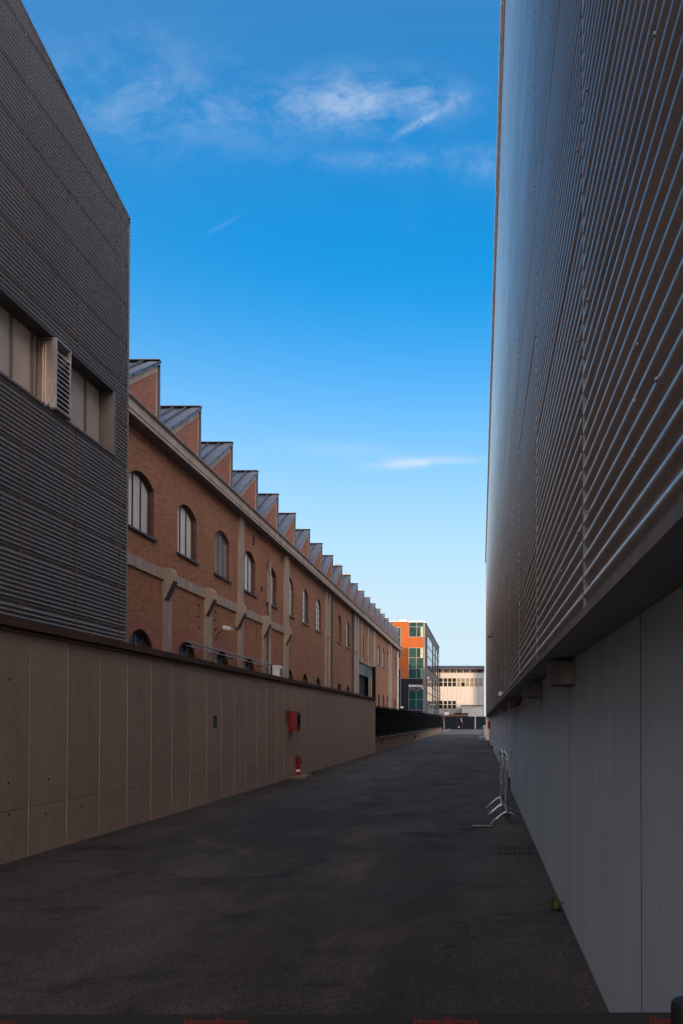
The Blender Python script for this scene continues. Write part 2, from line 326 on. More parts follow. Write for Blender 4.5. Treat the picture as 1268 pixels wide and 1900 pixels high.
# ------------------------------------------------------------------ mesh helpers
class M:
    def __init__(s): s.v = []; s.f = []
    def add(s, vs, fs):
        o = len(s.v); s.v += [tuple(p) for p in vs]; s.f += [tuple(i + o for i in f) for f in fs]; return s
    def box(s, x0, x1, y0, y1, z0, z1):
        return s.add([(x0,y0,z0),(x1,y0,z0),(x1,y1,z0),(x0,y1,z0),(x0,y0,z1),(x1,y0,z1),(x1,y1,z1),(x0,y1,z1)],
                     [(0,3,2,1),(4,5,6,7),(0,1,5,4),(1,2,6,5),(2,3,7,6),(3,0,4,7)])
    def quad(s, a, b, c, d): return s.add([a, b, c, d], [(0, 1, 2, 3)])
    def prism(s, poly, axis, a, b):
        """poly of 2-D points swept between a and b along axis (X: poly is (y,z); Y: (x,z); Z: (x,y))"""
        mk = {'X': lambda p, t: (t, p[0], p[1]), 'Y': lambda p, t: (p[0], t, p[1]), 'Z': lambda p, t: (p[0], p[1], t)}[axis]
        n = len(poly)
        return s.add([mk(p, a) for p in poly] + [mk(p, b) for p in poly],
                     [tuple(range(n))[::-1], tuple(range(n, 2 * n))] + [(i, (i + 1) % n, n + (i + 1) % n, n + i) for i in range(n)])
    def tube(s, pts, r, n=8, cap=True):
        pts = [Vector(p) for p in pts]; rings = []; up = Vector((0, 0, 1))
        for i, p in enumerate(pts):
            d = (pts[min(i + 1, len(pts) - 1)] - pts[max(i - 1, 0)]).normalized()
            a = d.cross(up) if abs(d.dot(up)) < 0.95 else d.cross(Vector((0, 1, 0)))
            a.normalize(); b = d.cross(a).normalized()
            rr = r[i] if isinstance(r, (list, tuple)) else r
            rings.append([p + (a * math.cos(2 * math.pi * k / n) + b * math.sin(2 * math.pi * k / n)) * rr for k in range(n)])
        vs = [v for ring in rings for v in ring]; fs = []
        for i in range(len(pts) - 1):
            for k in range(n): fs.append((i * n + k, i * n + (k + 1) % n, (i + 1) * n + (k + 1) % n, (i + 1) * n + k))
        if cap: fs += [tuple(range(n)), tuple(range((len(pts) - 1) * n, len(pts) * n))]
        return s.add(vs, fs)
    def lathe(s, c, prof, n=18):
        return s.tube([(c[0], c[1], c[2] + z) for _, z in prof], [max(1e-4, r) for r, _ in prof], n)
    def mesh(s, name, smooth=False):
        me = bpy.data.meshes.new(name); me.from_pydata(s.v, [], s.f); me.update()
        if smooth:
            me.polygons.foreach_set('use_smooth', [True] * len(me.polygons))
            if smooth == 'auto': me.set_sharp_from_angle(angle=R(40))
        return me
    def build(s, name, mat, parent=None, smooth=False):
        return link(name, s.mesh(name, smooth), mat, parent)
def link(name, me, mat, parent=None, loc=None):
    o = bpy.data.objects.new(name, me); COL.objects.link(o)
    if not me.materials: me.materials.append(MATS[mat])
    if parent is not None:
        o.parent = parent; o.matrix_parent_inverse = WINV(parent)
    if loc is not None: o.location = loc
    return o
def world_loc(o):
    p = Vector((0, 0, 0))
    while o is not None:
        if o.parent is None: p += o.location
        o = o.parent
    return p
def WINV(p):
    m = Matrix.Translation(p.location)
    if p.parent is not None: m = Matrix.Translation(p.parent.location) @ p.matrix_parent_inverse @ m
    return m.inverted()
def tag(o, label, cat, group=None):
    o['label'] = label; o['category'] = cat
    if group: o['group'] = group
    return o
def thing(name, loc, label, cat, group=None):
    o = bpy.data.objects.new(name, None); COL.objects.link(o); o.location = loc; o.empty_display_size = 0.3
    return tag(o, label, cat, group)
def struct(o): o['kind'] = 'structure'; return o
def copy_tree(o, parent=None):
    c = o.copy(); COL.objects.link(c)
    if parent is not None: c.parent = parent
    for ch in list(o.children): copy_tree(ch, c)
    return c
def text_mesh(txt, size, extr=0.0, bold=0.0, name='letters'):
    cu = bpy.data.curves.new(name, 'FONT'); cu.body = txt; cu.size = size; cu.extrude = extr; cu.offset = bold
    ob = bpy.data.objects.new(name, cu); COL.objects.link(ob)
    bpy.context.view_layer.update()
    me = bpy.data.meshes.new_from_object(ob.evaluated_get(bpy.context.evaluated_depsgraph_get()))
    bpy.data.objects.remove(ob); bpy.data.curves.remove(cu)
    return me

# ------------------------------------------------------------------ key planes
XL, XR, XC = -5.52, 0.732, 0.477     # left wall, right concrete wall, right cladding
XD, XB = -8.0, -11.5                 # dark clad building, brick factory

# ------------------------------------------------------------------ ground
gm = M()
xs = [-400, -60, -20, -12, -9, -7.5] + [-7 + 0.4 * i for i in range(21)] + [1.5, 4, 20, 80, 400]
ys = [-200, -60, -10] + [0.5 * i - 4 for i in range(80)] + [37 + 3 * i for i in range(50)] + [200, 300, 600, 1500]
def gz(x, y):
    if y > 140 or y < -8 or x < -7 or x > 1.2: return 0.0
    return 0.006 * math.sin(x * 1.3 + y * 0.35) + 0.005 * math.sin(y * 0.9 - x * 2.0) - 0.008
vs = [(x, y, gz(x, y)) for y in ys for x in xs]; nx = len(xs)
fs = [(j * nx + i, j * nx + i + 1, (j + 1) * nx + i + 1, (j + 1) * nx + i) for j in range(len(ys) - 1) for i in range(nx - 1)]
struct(gm.add(vs, fs).build('road', 'asphalt', None, True))
# far forecourt and pavement with its kerb
m = M(); m.box(-9, 12, 96, 166, -0.02, 0.016); struct(m.build('forecourt', 'ground_far'))
m = M(); m.prism([(-8.6, 118), (-5.95, 118), (-5.6, 119), (-5.6, 132), (-5.9, 150), (-6.3, 153), (-8.6, 153)], 'Z', 0.0, 0.13)
pv = struct(m.build('pavement', 'ground_far'))
k = M(); k.prism([(-5.598, 118.6), (-5.42, 118.6), (-5.42, 132), (-5.72, 150), (-5.89, 150), (-5.598, 132)], 'Z', 0.0, 0.145); k.build('kerb', 'kerb', pv)

# ------------------------------------------------------------------ left boundary wall
zc_top = 2.875; z_wall = 2.70; z_j = 0.60; P = 0.884; y_first = 9.565 - 10 * P; Y_END = 41.0
bw = thing('boundary_wall', (XL - 0.15, 20, 0), 'long low beige concrete wall with rusty brown coping along left of alley', 'wall')
lo = M().box(XL - 0.25, XL, 0.007, P - 0.007, -0.05, z_j - 0.003).mesh('wall_panel')
hi = M().box(XL - 0.25, XL, 0.007, P - 0.007, z_j + 0.003, z_wall).mesh('wall_panel')
jt = M().box(XL - 0.05, XL + 0.005, -0.006, 0.006, 0, z_wall - 0.05).mesh('joint')
core = M().box(XL - 0.24, XL - 0.012, y_first - 6, Y_END - 0.02, -0.05, z_wall - 0.01).build('wall_core', 'joint_dark', bw)
npan = int((Y_END - y_first) / P)
for i in range(-4, npan):
    y = y_first + i * P
    for me in (lo, hi):
        o = link('wall_panel', me, 'concrete_warm', bw, (random.uniform(-0.002, 0.002), y, 0))
    if y < 24: link('joint', jt, 'joint_pale', bw, (0, y, 0))
yl = y_first + npan * P
M().box(XL - 0.25, XL, yl + 0.004, Y_END, -0.05, z_wall).build('wall_panel', 'concrete_warm', bw)
hole = M().lathe((0, 0, 0), [(0.0, 0), (0.016, 0.0), (0.016, 0.006), (0.0, 0.006)], 8).mesh('tie_hole')
for i in range(7, 22):
    for z in (0.92, 2.18, 0.52):
        if random.random() < 0.25: continue
        o = link('tie_hole', hole, 'joint_dark', bw, (XL - 0.003 + 0.001, y_first + i * P + P * random.uniform(0.42, 0.58), z + random.uniform(-0.05, 0.05)))
        o.rotation_euler = (0, R(90), 0)
cap = M(); cap.box(XL - 0.30, XL + 0.055, 0.003, 0.997, z_wall + 0.060, zc_top - 0.01)
cap.box(XL - 0.26, XL + 0.035, 0.0, 1.0, z_wall + 0.002, z_wall + 0.032)
cap.box(XL - 0.24, XL + 0.006, 0.0, 1.0, z_wall + 0.032, z_wall + 0.060)
capm = cap.mesh('coping_stone')
for i in range(-5, 41):
    o = link('coping_stone', capm, 'coping', bw, (random.uniform(-0.006, 0.006), i, random.uniform(-0.004, 0.004)))

# ------------------------------------------------------------------ dark corrugated building (left)
YC = onX(234, 800, XD)[0]
(ra, za), (rb, zb) = onX(35, 0, XD), onX(239, 405, XD)
YC = rb
slope = (zb - za) / (rb - ra)
roof = lambda y: min(zb + slope * (y - rb), 25.0)
zt0, zb0 = 8.82, 7.47
zt0 = 0.5 * (onX(0, 545, XD)[1] + onX(210, 722, XD)[1]); zb0 = 0.5 * (onX(0, 692, XD)[1] + onX(208, 838, XD)[1])
YW = onX(210, 780, XD)[0]
db = thing('corrugated_building', (XD - 5, YC - 12, 0), 'tall dark grey corrugated metal building with a sloping roof edge', 'building')
PIT = 0.083
def corr_rows(z0, z1, pit, amp, n=6):
    out = []; k = 0; dz = pit / n
    z = z0
    while z < z1 + 1e-6:
        ph = (z / pit) % 1.0
        e_ = amp * (0.5 - 0.5 * math.cos(2 * math.pi * ph))
        if (z % (pit * 11)) < pit * 0.6: e_ = -0.012       # lapped edge of a sheet course
        out.append((z, e_)); z += dz
    return out
seams = [YC - 0.35 - 1.85 * k for k in range(19)]
edges = [YC] + seams
def dark_sheet(ya, yb, z0, z1f, flat=False):
    m = M(); rows = corr_rows(z0, max(z1f(ya), z1f(yb)), PIT, 0.030)
    vs = []; 
    for z, e in rows:
        y1 = yb
        if z > z1f(yb):      # cut by the sloping roof edge
            y1 = ya + (yb - ya) * (z1f(ya) - z) / max(1e-6, (z1f(ya) - z1f(yb))); y1 = max(ya, min(yb, y1))
        vs += [(XD + e, ya, z), (XD + e, y1, z)]
    m.add(vs, [(2 * i, 2 * i + 1, 2 * i + 3, 2 * i + 2) for i in range(len(rows) - 1)])
    return m
for i in range(len(edges) - 1):
    yb, ya = edges[i] - 0.006, edges[i + 1] + 0.006
    if yb <= YW + 0.02 or ya < YW:
        yb2 = min(yb, YW)
        dark_sheet(ya, yb2, zt0 + 0.02, roof).build('cladding_sheet', 'cladding_dark', db, True)
        dark_sheet(ya, yb2, 1.0, lambda y: zb0 - 0.02).build('cladding_sheet', 'cladding_dark', db, True)
        if yb > YW: dark_sheet(YW + 0.012, yb, 1.0, roof).build('cladding_sheet', 'cladding_dark', db, True)
    else:
        dark_sheet(ya, yb, 1.0, roof).build('cladding_sheet', 'cladding_dark', db, True)
for s in seams[:9]:
    M().box(XD - 0.02, XD + 0.024, s - 0.011, s + 0.011, 1.0, zb0 - 0.03).build('seam_strip', 'seam_brown', db)
    M().box(XD - 0.02, XD + 0.024, s - 0.011, s + 0.011, zt0 + 0.03, roof(s) - 0.05).build('seam_strip', 'seam_brown', db)
y_near = edges[-1]
core = M(); ZK0 = roof(y_near); yk = max(rb - (25.0 - zb) / (-slope), y_near + 0.01)
core.prism([(y_near, 0), (YC - 0.02, 0), (YC - 0.02, zb0 - 0.03), (y_near, zb0 - 0.03)], 'X', XD - 12, XD - 0.02)
core.prism([(y_near, zt0 + 0.03), (YC - 0.02, zt0 + 0.03), (YC - 0.02, zb - 0.05), (yk, ZK0 - 0.05), (y_near, ZK0 - 0.05)], 'X', XD - 12, XD - 0.02)
core.box(XD - 12, XD - 0.42, y_near, YC - 0.02, zb0 - 0.03, zt0 + 0.03)
core.box(XD - 0.42, XD - 0.02, YW + 0.03, YC - 0.02, zb0 - 0.03, zt0 + 0.03)
core.build('core', 'cladding_dark', db)
fl = M(); q = 0.05
fl.prism([(rb + 0.03, zb + 0.015), (rb + 0.03, zb - 0.14), (rb + 0.012, zb - 0.14), (rb + 0.012, zb - 0.012), (yk, ZK0 - 0.012), (y_near, ZK0 - 0.012), (y_near, ZK0 + 0.016), (yk, ZK0 + 0.016)], 'X', XD - 12.05, XD + 0.036)
fl.build('roof_flashing', 'galv', db)
M().box(XD - 0.03, XD + 0.034, YC - 0.03, YC + 0.012, 0.5, zb - 0.15).build('corner_trim', 'cladding_dark', db)
# ribbon window: head, sill, jamb, sheets and mullions
M().box(XD - 0.40, XD + 0.045, y_near, YW + 0.03, zb0 - 0.055, zb0 - 0.012).build('window_sill', 'band_frame', db)
M().box(XD - 0.40, XD + 0.040, y_near, YW + 0.03, zt0 - 0.012, zt0 + 0.030).build('window_head', 'dark_frame', db)
M().box(XD - 0.40, XD + 0.042, YW - 0.065, YW + 0.025, zb0 - 0.010, zt0 - 0.014).build('window_jamb', 'band_frame', db)
sw = 0.645
pane = M().box(XD - 0.30, XD - 0.27, 0.022, sw - 0.022, zb0 - 0.02, zt0).mesh('window_pane')
mul = M().box(XD - 0.32, XD - 0.235, -0.022, -0.006, zb0 - 0.02, zt0).box(XD - 0.32, XD - 0.235, 0.006, 0.022, zb0 - 0.02, zt0).box(XD - 0.32, XD - 0.262, -0.006, 0.006, zb0 - 0.02, zt0).mesh('mullion')
kk = 0
while YW - sw * (kk + 1) > y_near:
    y = YW - 0.05 - sw * (kk + 1)
    link('window_pane', pane, 'window_sheet', db, (0, y, 0)); link('mullion', mul, 'band_frame', db, (0, y, 0)); kk += 1
# louvred vent box hung in the ribbon window
xw = XD - 0.24; yv0 = onX(84, 700, XD - 0.1)[0]; xv = onY(105, 690, yv0)[0]; yv1 = onX(132.5, 700, xv)[0]
zv1 = onX(105, 630, xv)[1]; zv0 = onX(105, 756, xv)[1]
vb = thing('louvred_vent', (XD, yv0, zv0), 'projecting metal box with horizontal louvre blades in the ribbon window of the dark building', 'vent')
m = M(); m.box(xw, xv - 0.06, yv0, yv0 + 0.02, zv0 + 0.08, zv1)
m.box(xw + 0.02, xw + 0.10, yv0 - 0.012, yv0 - 0.001, zv0 + 0.08, zv1 - 0.02)
m.box(xw + 0.115, xw + 0.15, yv0 - 0.010, yv0 - 0.001, zv0 + 0.08, zv1 - 0.02)
m.build('side_panel', 'vent_side', vb)
M().box(xv - 0.06, xv, yv0 - 0.004, yv0 + 0.03, zv0 + 0.0, zv1 + 0.02).build('front_post', 'louver_metal', vb)
M().box(xv - 0.05, xv, yv1 - 0.03, yv1, zv0, zv1 + 0.02).build('front_post', 'louver_metal', vb)
M().box(xw, xv, yv0 + 0.0, yv1, zv1 + 0.02, zv1 + 0.045).build('top_panel', 'louver_metal', vb)
M().box(xw, xv + 0.004, yv0 - 0.006, yv1 + 0.002, zv0 - 0.03, zv0 - 0.001).build('bottom_panel', 'band_frame', vb)
M().box(xw, xv - 0.062, yv0 - 0.003, yv0 + 0.025, zv0, zv0 + 0.078).build('lower_rail', 'louver_metal', vb)
M().box(xw, xv - 0.05, yv1 - 0.022, yv1 - 0.002, zv0, zv1).build('side_panel', 'louver_metal', vb)
M().box(xw - 0.01, xw + 0.02, yv0 + 0.03, yv1 - 0.03, zv0, zv1).build('back_panel', 'void', vb)
nb = 12; dzb = (zv1 - zv0 - 0.14) / nb
bl = M().prism([(xv - 0.016, 0.0), (xv - 0.006, 0.003), (xv - 0.050, dzb * 0.74), (xv - 0.060, dzb * 0.74)], 'Y', yv0 + 0.031, yv1 - 0.031).mesh('louvre_blade')
for i in range(nb): link('louvre_blade', bl, 'louver_metal', vb, (0, 0, zv0 + 0.01 + dzb * i))
# lamp fixed under the sill beside it
yl_, zl_ = onX(84, 752, XD + 0.12)
ol = thing('wall_lamp', (XD + 0.03, yl_, zl_), 'small dark spotlight below the louvred vent box', 'lamp')
M().tube([(XD + 0.03, yl_, zl_ + 0.04), (XD + 0.14, yl_ - 0.02, zl_ + 0.02)], 0.014).build('bracket', 'dark_frame', ol, True)
M().lathe((XD + 0.16, yl_ - 0.03, zl_ - 0.05), [(0.02, 0.10), (0.045, 0.08), (0.06, 0.0), (0.05, 0.0)], 12).build('lamp_head', 'steel_grey', ol, True)

# ------------------------------------------------------------------ brick factory with saw-tooth roof
XCN = -11.03
zcn0 = onX(236.6, 759, XCN)[1]; zcn1 = onX(236.6, 731.7, XCN)[1]
Y_B1 = onX(739, 1210, XB)[0]; Y_B0 = 12.0
BAY = 4.13; YWIN0 = 26.4
bf = thing('brick_factory', (XB - 8, 60, 0), 'long old red brick factory with saw-tooth roof and arched windows', 'building')
z_sill = onX(331.6, 1026, XB)[1]; z_spr = onX(331.6, 944, XB)[1]; z_cr = z_spr + 0.36
WW = 1.98; LW = 2.05; zl_cr = 4.75; zl_spr = zl_cr - 0.80
def arc(yc, wd, zs, rise, n=12):
    Rr = (wd * wd / 4 + rise * rise) / (2 * rise); zc = zs + rise - Rr
    return [(yc - wd / 2 + wd * i / n, zc + math.sqrt(max(0, Rr * Rr - (wd * (i / n - 0.5)) ** 2))) for i in range(n + 1)]
PORT = (onX(664.5, 1228, XB)[0], onX(691, 1238, XB)[0]); zp = onX(664.5, 1226, XB)[1]
wall = M(); win = []
ztop = zcn0 + 0.06
bays = []
k = -3
while YWIN0 + BAY * k < Y_B1 - 1.0:
    bays.append((k, YWIN0 + BAY * k)); k += 1
def vq(y0, y1, za0, za1, zb0_, zb1_):   # wall piece between two profiles
    wall.quad((XB, y0, za0), (XB, y1, za1), (XB, y1, zb1_), (XB, y0, zb0_))
cur = Y_B0
DEPTH = 0.34
for k, yc in bays:
    wd = WW if k < 5 else 1.75
    wd2 = wd if k < 5 else 1.75
    up = arc(yc, wd, z_spr, z_cr - z_spr + (0.0 if k < 5 else 0.22)); lowa = arc(yc, wd if k >= 5 else LW, zl_spr, zl_cr - zl_spr)
    lw = wd if k >= 5 else LW
    inport = PORT[0] - 0.6 < yc < PORT[1] + 0.6
    y0, y1 = min(up[0][0], lowa[0][0]), max(up[-1][0], lowa[-1][0])
    # left plain strip
    def strip(a, b):
        if b - a < 1e-4: return
        lo_ = 0.0
        segs = [(a, b)]
        for p in PORT:
            segs = [s2 for s in segs for s2 in (((s[0], p), (p, s[1])) if s[0] < p < s[1] else (s,))]
        for s in segs:
            z_lo = zp if PORT[0] <= 0.5 * (s[0] + s[1]) <= PORT[1] else 0.0
            vq(s[0], s[1], z_lo, z_lo, ztop, ztop)
    strip(cur, y0)
    n = 12
    ysam = sorted(set([round(p[0], 5) for p in up] + [round(p[0], 5) for p in lowa]))
    def at(curve, y):
        if y < curve[0][0] - 1e-4 or y > curve[-1][0] + 1e-4: return None
        for i in range(len(curve) - 1):
            if curve[i][0] - 1e-4 <= y <= curve[i + 1][0] + 1e-4:
                t_ = (y - curve[i][0]) / (curve[i + 1][0] - curve[i][0]); return curve[i][1] * (1 - t_) + curve[i + 1][1] * t_
    for i in range(len(ysam) - 1):
        a, b = ysam[i], ysam[i + 1]; mid = 0.5 * (a + b)
        inu = up[0][0] < mid < up[-1][0]; inl = lowa[0][0] < mid < lowa[-1][0] and not inport
        base = zp if inport else 0.0
        la, lb = (at(lowa, a), at(lowa, b)) if inl else (base, base)
        if inu:
            vq(a, b, la, lb, z_sill, z_sill); vq(a, b, at(up, a), at(up, b), ztop, ztop)
        else: vq(a, b, la, lb, ztop, ztop)
    cur = y1
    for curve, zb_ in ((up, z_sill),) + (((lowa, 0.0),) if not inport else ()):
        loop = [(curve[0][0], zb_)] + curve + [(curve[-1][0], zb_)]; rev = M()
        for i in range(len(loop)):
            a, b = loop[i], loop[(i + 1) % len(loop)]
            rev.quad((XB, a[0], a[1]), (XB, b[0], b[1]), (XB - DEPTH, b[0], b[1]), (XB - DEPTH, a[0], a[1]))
        rev.build('window_reveal', 'brick_shaded', bf)
    win.append((k, yc, wd, up, lowa, lw, inport))
strip(cur, Y_B1)
wall.build('brick_wall', 'brick', bf)
M().box(-40, XB - 0.5, Y_B0, Y_B1 - 0.05, 0, ztop).build('core', 'joint_dark', bf)
M().box(-40, XB - 0.001, Y_B1 - 0.04, Y_B1, 0, ztop).build('end_wall', 'brick', bf)

def arch_sheet(m, x, curve, y0, y1, zb_, th=0.02, inset=0.0):
    pts = [(y0, None), (y1, None)]
    def zat(y):
        for i in range(len(curve) - 1):
            if curve[i][0] - 1e-4 <= y <= curve[i + 1][0] + 1e-4:
                t_ = (y - curve[i][0]) / (curve[i + 1][0] - curve[i][0]); return curve[i][1] * (1 - t_) + curve[i + 1][1] * t_
        return curve[0][1]
    poly = [(y0, zb_), (y1, zb_), (y1, zat(y1) - inset)]
    for p in reversed(curve):
        if y0 + 1e-3 < p[0] < y1 - 1e-3: poly.append((p[0], p[1] - inset))
    poly.append((y0, zat(y0) - inset))
    return m.prism(poly, 'X', x - th, x)
def arch_frame(m, x0, x1, curve, zb_, th):
    """frame ring following the arched opening"""
    loop = [(curve[0][0], zb_)] + curve + [(curve[-1][0], zb_)]
    c = (sum(p[0] for p in loop) / len(loop), (zb_ + max(p[1] for p in loop)) / 2)
    hw = (curve[-1][0] - curve[0][0]) / 2; hh = (max(p[1] for p in loop) - zb_) / 2
    inn = [(c[0] + (p[0] - c[0]) * (1 - th / hw), c[1] + (p[1] - c[1]) * (1 - th / hh)) for p in loop]
    n = len(loop)
    for i in range(n):
        j = (i + 1) % n
        a, b, d, e = loop[i], loop[j], inn[j], inn[i]
        m.add([(x0, *a), (x0, *b), (x0, *d), (x0, *e), (x1, *a), (x1, *b), (x1, *d), (x1, *e)],
              [(4, 5, 6, 7), (0, 3, 2, 1), (3, 7, 6, 2)])
    return m
for k, yc, wd, up, lowa, lw, inport in win:
    if yc + 1.2 < 24 and k < -1: continue
    xg = XB - (0.20 if k < 5 else 0.12)
    blind = k in (9, 11)        # bricked-up openings
    if blind:
        wn_ = arch_sheet(M(), XB - 0.16, up, up[0][0] + 0.01, up[-1][0] - 0.01, z_sill, 0.05).build('window', 'brick', bf)
        wn_['label'] = 'arched opening filled with brick'
    elif k == 2:
        wn_ = arch_frame(M(), xg - 0.06, xg + 0.05, up, z_sill, 0.07).build('window', 'slat_grey', bf)
        wn_['label'] = 'arched window closed by grey louvre slats'
        for fr in (1 / 3, 2 / 3):
            yv = up[0][0] + wd * fr; M().box(xg - 0.03, xg + 0.045, yv - 0.02, yv + 0.02, z_sill + 0.05, z_cr - 0.06).build('mullion', 'slat_grey', wn_)
        arch_sheet(M(), xg - 0.06, up, up[0][0] + 0.02, up[-1][0] - 0.02, z_sill, 0.02, 0.02).build('backing', 'void', wn_)
        z = z_sill + 0.07
        while z < z_cr - 0.1:
            ys_ = [p[0] for p in up if p[1] > z + 0.08]
            if ys_:
                a, b = min(ys_) + 0.06, max(ys_) - 0.06
                M().prism([(xg - 0.005, z + 0.062), (xg + 0.004, z + 0.062), (xg + 0.034, z + 0.003), (xg + 0.026, z)], 'Y', a, b).build('slat', 'slat_grey', wn_)
            z += 0.092
    elif k < 5:
        wn_ = arch_frame(M(), xg - 0.05, xg + 0.05, up, z_sill, 0.09).build('window', 'dark_frame', bf)
        for i in range(3):
            a = up[0][0] + 0.07 + (wd - 0.14) * i / 3; b = up[0][0] + 0.07 + (wd - 0.14) * (i + 1) / 3
            arch_sheet(M(), xg, up, a + 0.015, b - 0.015, z_sill + 0.03, 0.02, 0.04).build('pane', 'blind_pane', wn_)
            if i: M().box(xg - 0.03, xg + 0.04, a - 0.022, a + 0.022, z_sill + 0.06, z_cr - 0.10).build('mullion', 'dark_frame', wn_)
    else:
        wn_ = arch_frame(M(), xg - 0.02, xg + 0.02, up, z_sill, 0.05).build('window', 'dark_frame', bf)
        for i in range(3):
            a = up[0][0] + 0.04 + (wd - 0.08) * i / 3; b = a + (wd - 0.08) / 3
            arch_sheet(M(), xg - 0.005, up, a + 0.01, b - 0.01, z_sill + 0.03, 0.015, 0.03).build('pane', 'blind_pane' if (k * 3 + i) % 4 else 'glass_sky', wn_)
            if i: M().box(xg - 0.02, xg + 0.015, a - 0.015, a + 0.015, z_sill + 0.03, z_cr - 0.02).build('glazing_bar', 'dark_frame', wn_)
        for j in range(1, 5):
            zj = z_sill + (z_spr + 0.15 - z_sill) * j / 4.4
            M().box(xg - 0.02, xg + 0.013, up[0][0] + 0.03, up[-1][0] - 0.03, zj - 0.015, zj + 0.015).build('glazing_bar', 'dark_frame', wn_)
    M().prism([(XB - 0.20, z_sill + 0.03), (XB + 0.10, z_sill - 0.012), (XB + 0.10, z_sill - 0.085), (XB - 0.20, z_sill - 0.085)], 'Y', up[0][0] - 0.13, up[-1][0] + 0.13).build('sill', 'dark_frame' if k < 5 else 'plaster_dark', wn_)
    # lower arch
    if not inport:
        lwn = arch_frame(M(), XB - 0.24, XB - 0.19, lowa, 0.3, 0.05).build('window', 'steel_grey', bf)
        arch_sheet(M(), XB - 0.22, lowa, lowa[0][0] + 0.02, lowa[-1][0] - 0.02, 0.3, 0.02, 0.02).build('pane', 'glass_blue' if k != 14 else 'white_paint', lwn)
        for i in (1, 2, 3):
            a = lowa[0][0] + lw * i / 4
            zt_ = zl_spr + (0.68 if i == 2 else 0.5)
            M().box(XB - 0.21, XB - 0.18, a - 0.018, a + 0.018, 0.5, zt_).build('glazing_bar', 'steel_grey', lwn)
        for zj in (3.1, 3.65, 4.2):
            d_ = 0.0 if zj < zl_spr else 0.28
            M().box(XB - 0.21, XB - 0.182, lowa[0][0] + 0.03 + d_, lowa[-1][0] - 0.03 - d_, zj - 0.018, zj + 0.018).build('glazing_bar', 'steel_grey', lwn)
        if k < 5:
            ring = M(); n_ = 30
            for i in range(n_):        # voussoirs of the ring, slightly proud and uneven
                a0, a1 = math.pi * (i + 0.02) / n_, math.pi * (i + 0.98) / n_
                r0, r1 = 1.0, 1.0 + 0.50
                def pt(a, rr): 
                    hw = LW / 2 * (1 + (rr - 1) * 1.0 / (LW / 2)); hh = (zl_cr - zl_spr) * (1 + (rr - 1) * 1.0 / (zl_cr - zl_spr))
                    return (yc - hw * math.cos(a), zl_spr + hh * math.sin(a))
                pr = 0.012 + random.uniform(0, 0.006)
                ring.prism([pt(a0, r0 + 0.01), pt(a1, r0 + 0.01), pt(a1, r1), pt(a0, r1)], 'X', XB - 0.02, XB + pr)
            ring.build('arch_ring', 'brick_ring', bf)
# cornice
joints = [Y_B0, onX(530, 1002, XB)[0], onX(612, 1075, XB)[0], onX(664, 1128, XB)[0], onX(717, 1170, XB)[0], Y_B1 + 0.25]
for i in range(len(joints) - 1):
    a, b = joints[i] + 0.006, joints[i + 1] - 0.006
    dx = 0.012 * (i % 2)
    M().prism([(XB - 0.3, zcn0 + 0.012), (XCN + dx, zcn0), (XCN + dx, zcn0 + 0.10), (XCN + 0.03 + dx, zcn0 + 0.12), (XCN + 0.03 + dx, zcn1 - 0.06), (XCN + 0.06 + dx, zcn1 - 0.05), (XCN + 0.06 + dx, zcn1), (XB - 0.3, zcn1 + 0.02)], 'Y', a, b).build('cornice', 'cornice', bf)
    M().box(XB - 0.1, XCN - 0.03, a, b, zcn0 - 0.02, zcn0 - 0.003).build('cornice_soffit', 'cornice_under', bf)
    M().tube([(XCN + 0.085 + dx, a, zcn1 + 0.01), (XCN + 0.085 + dx, b, zcn1 + 0.01)], 0.05, 8).build('gutter', 'cornice', bf, True)
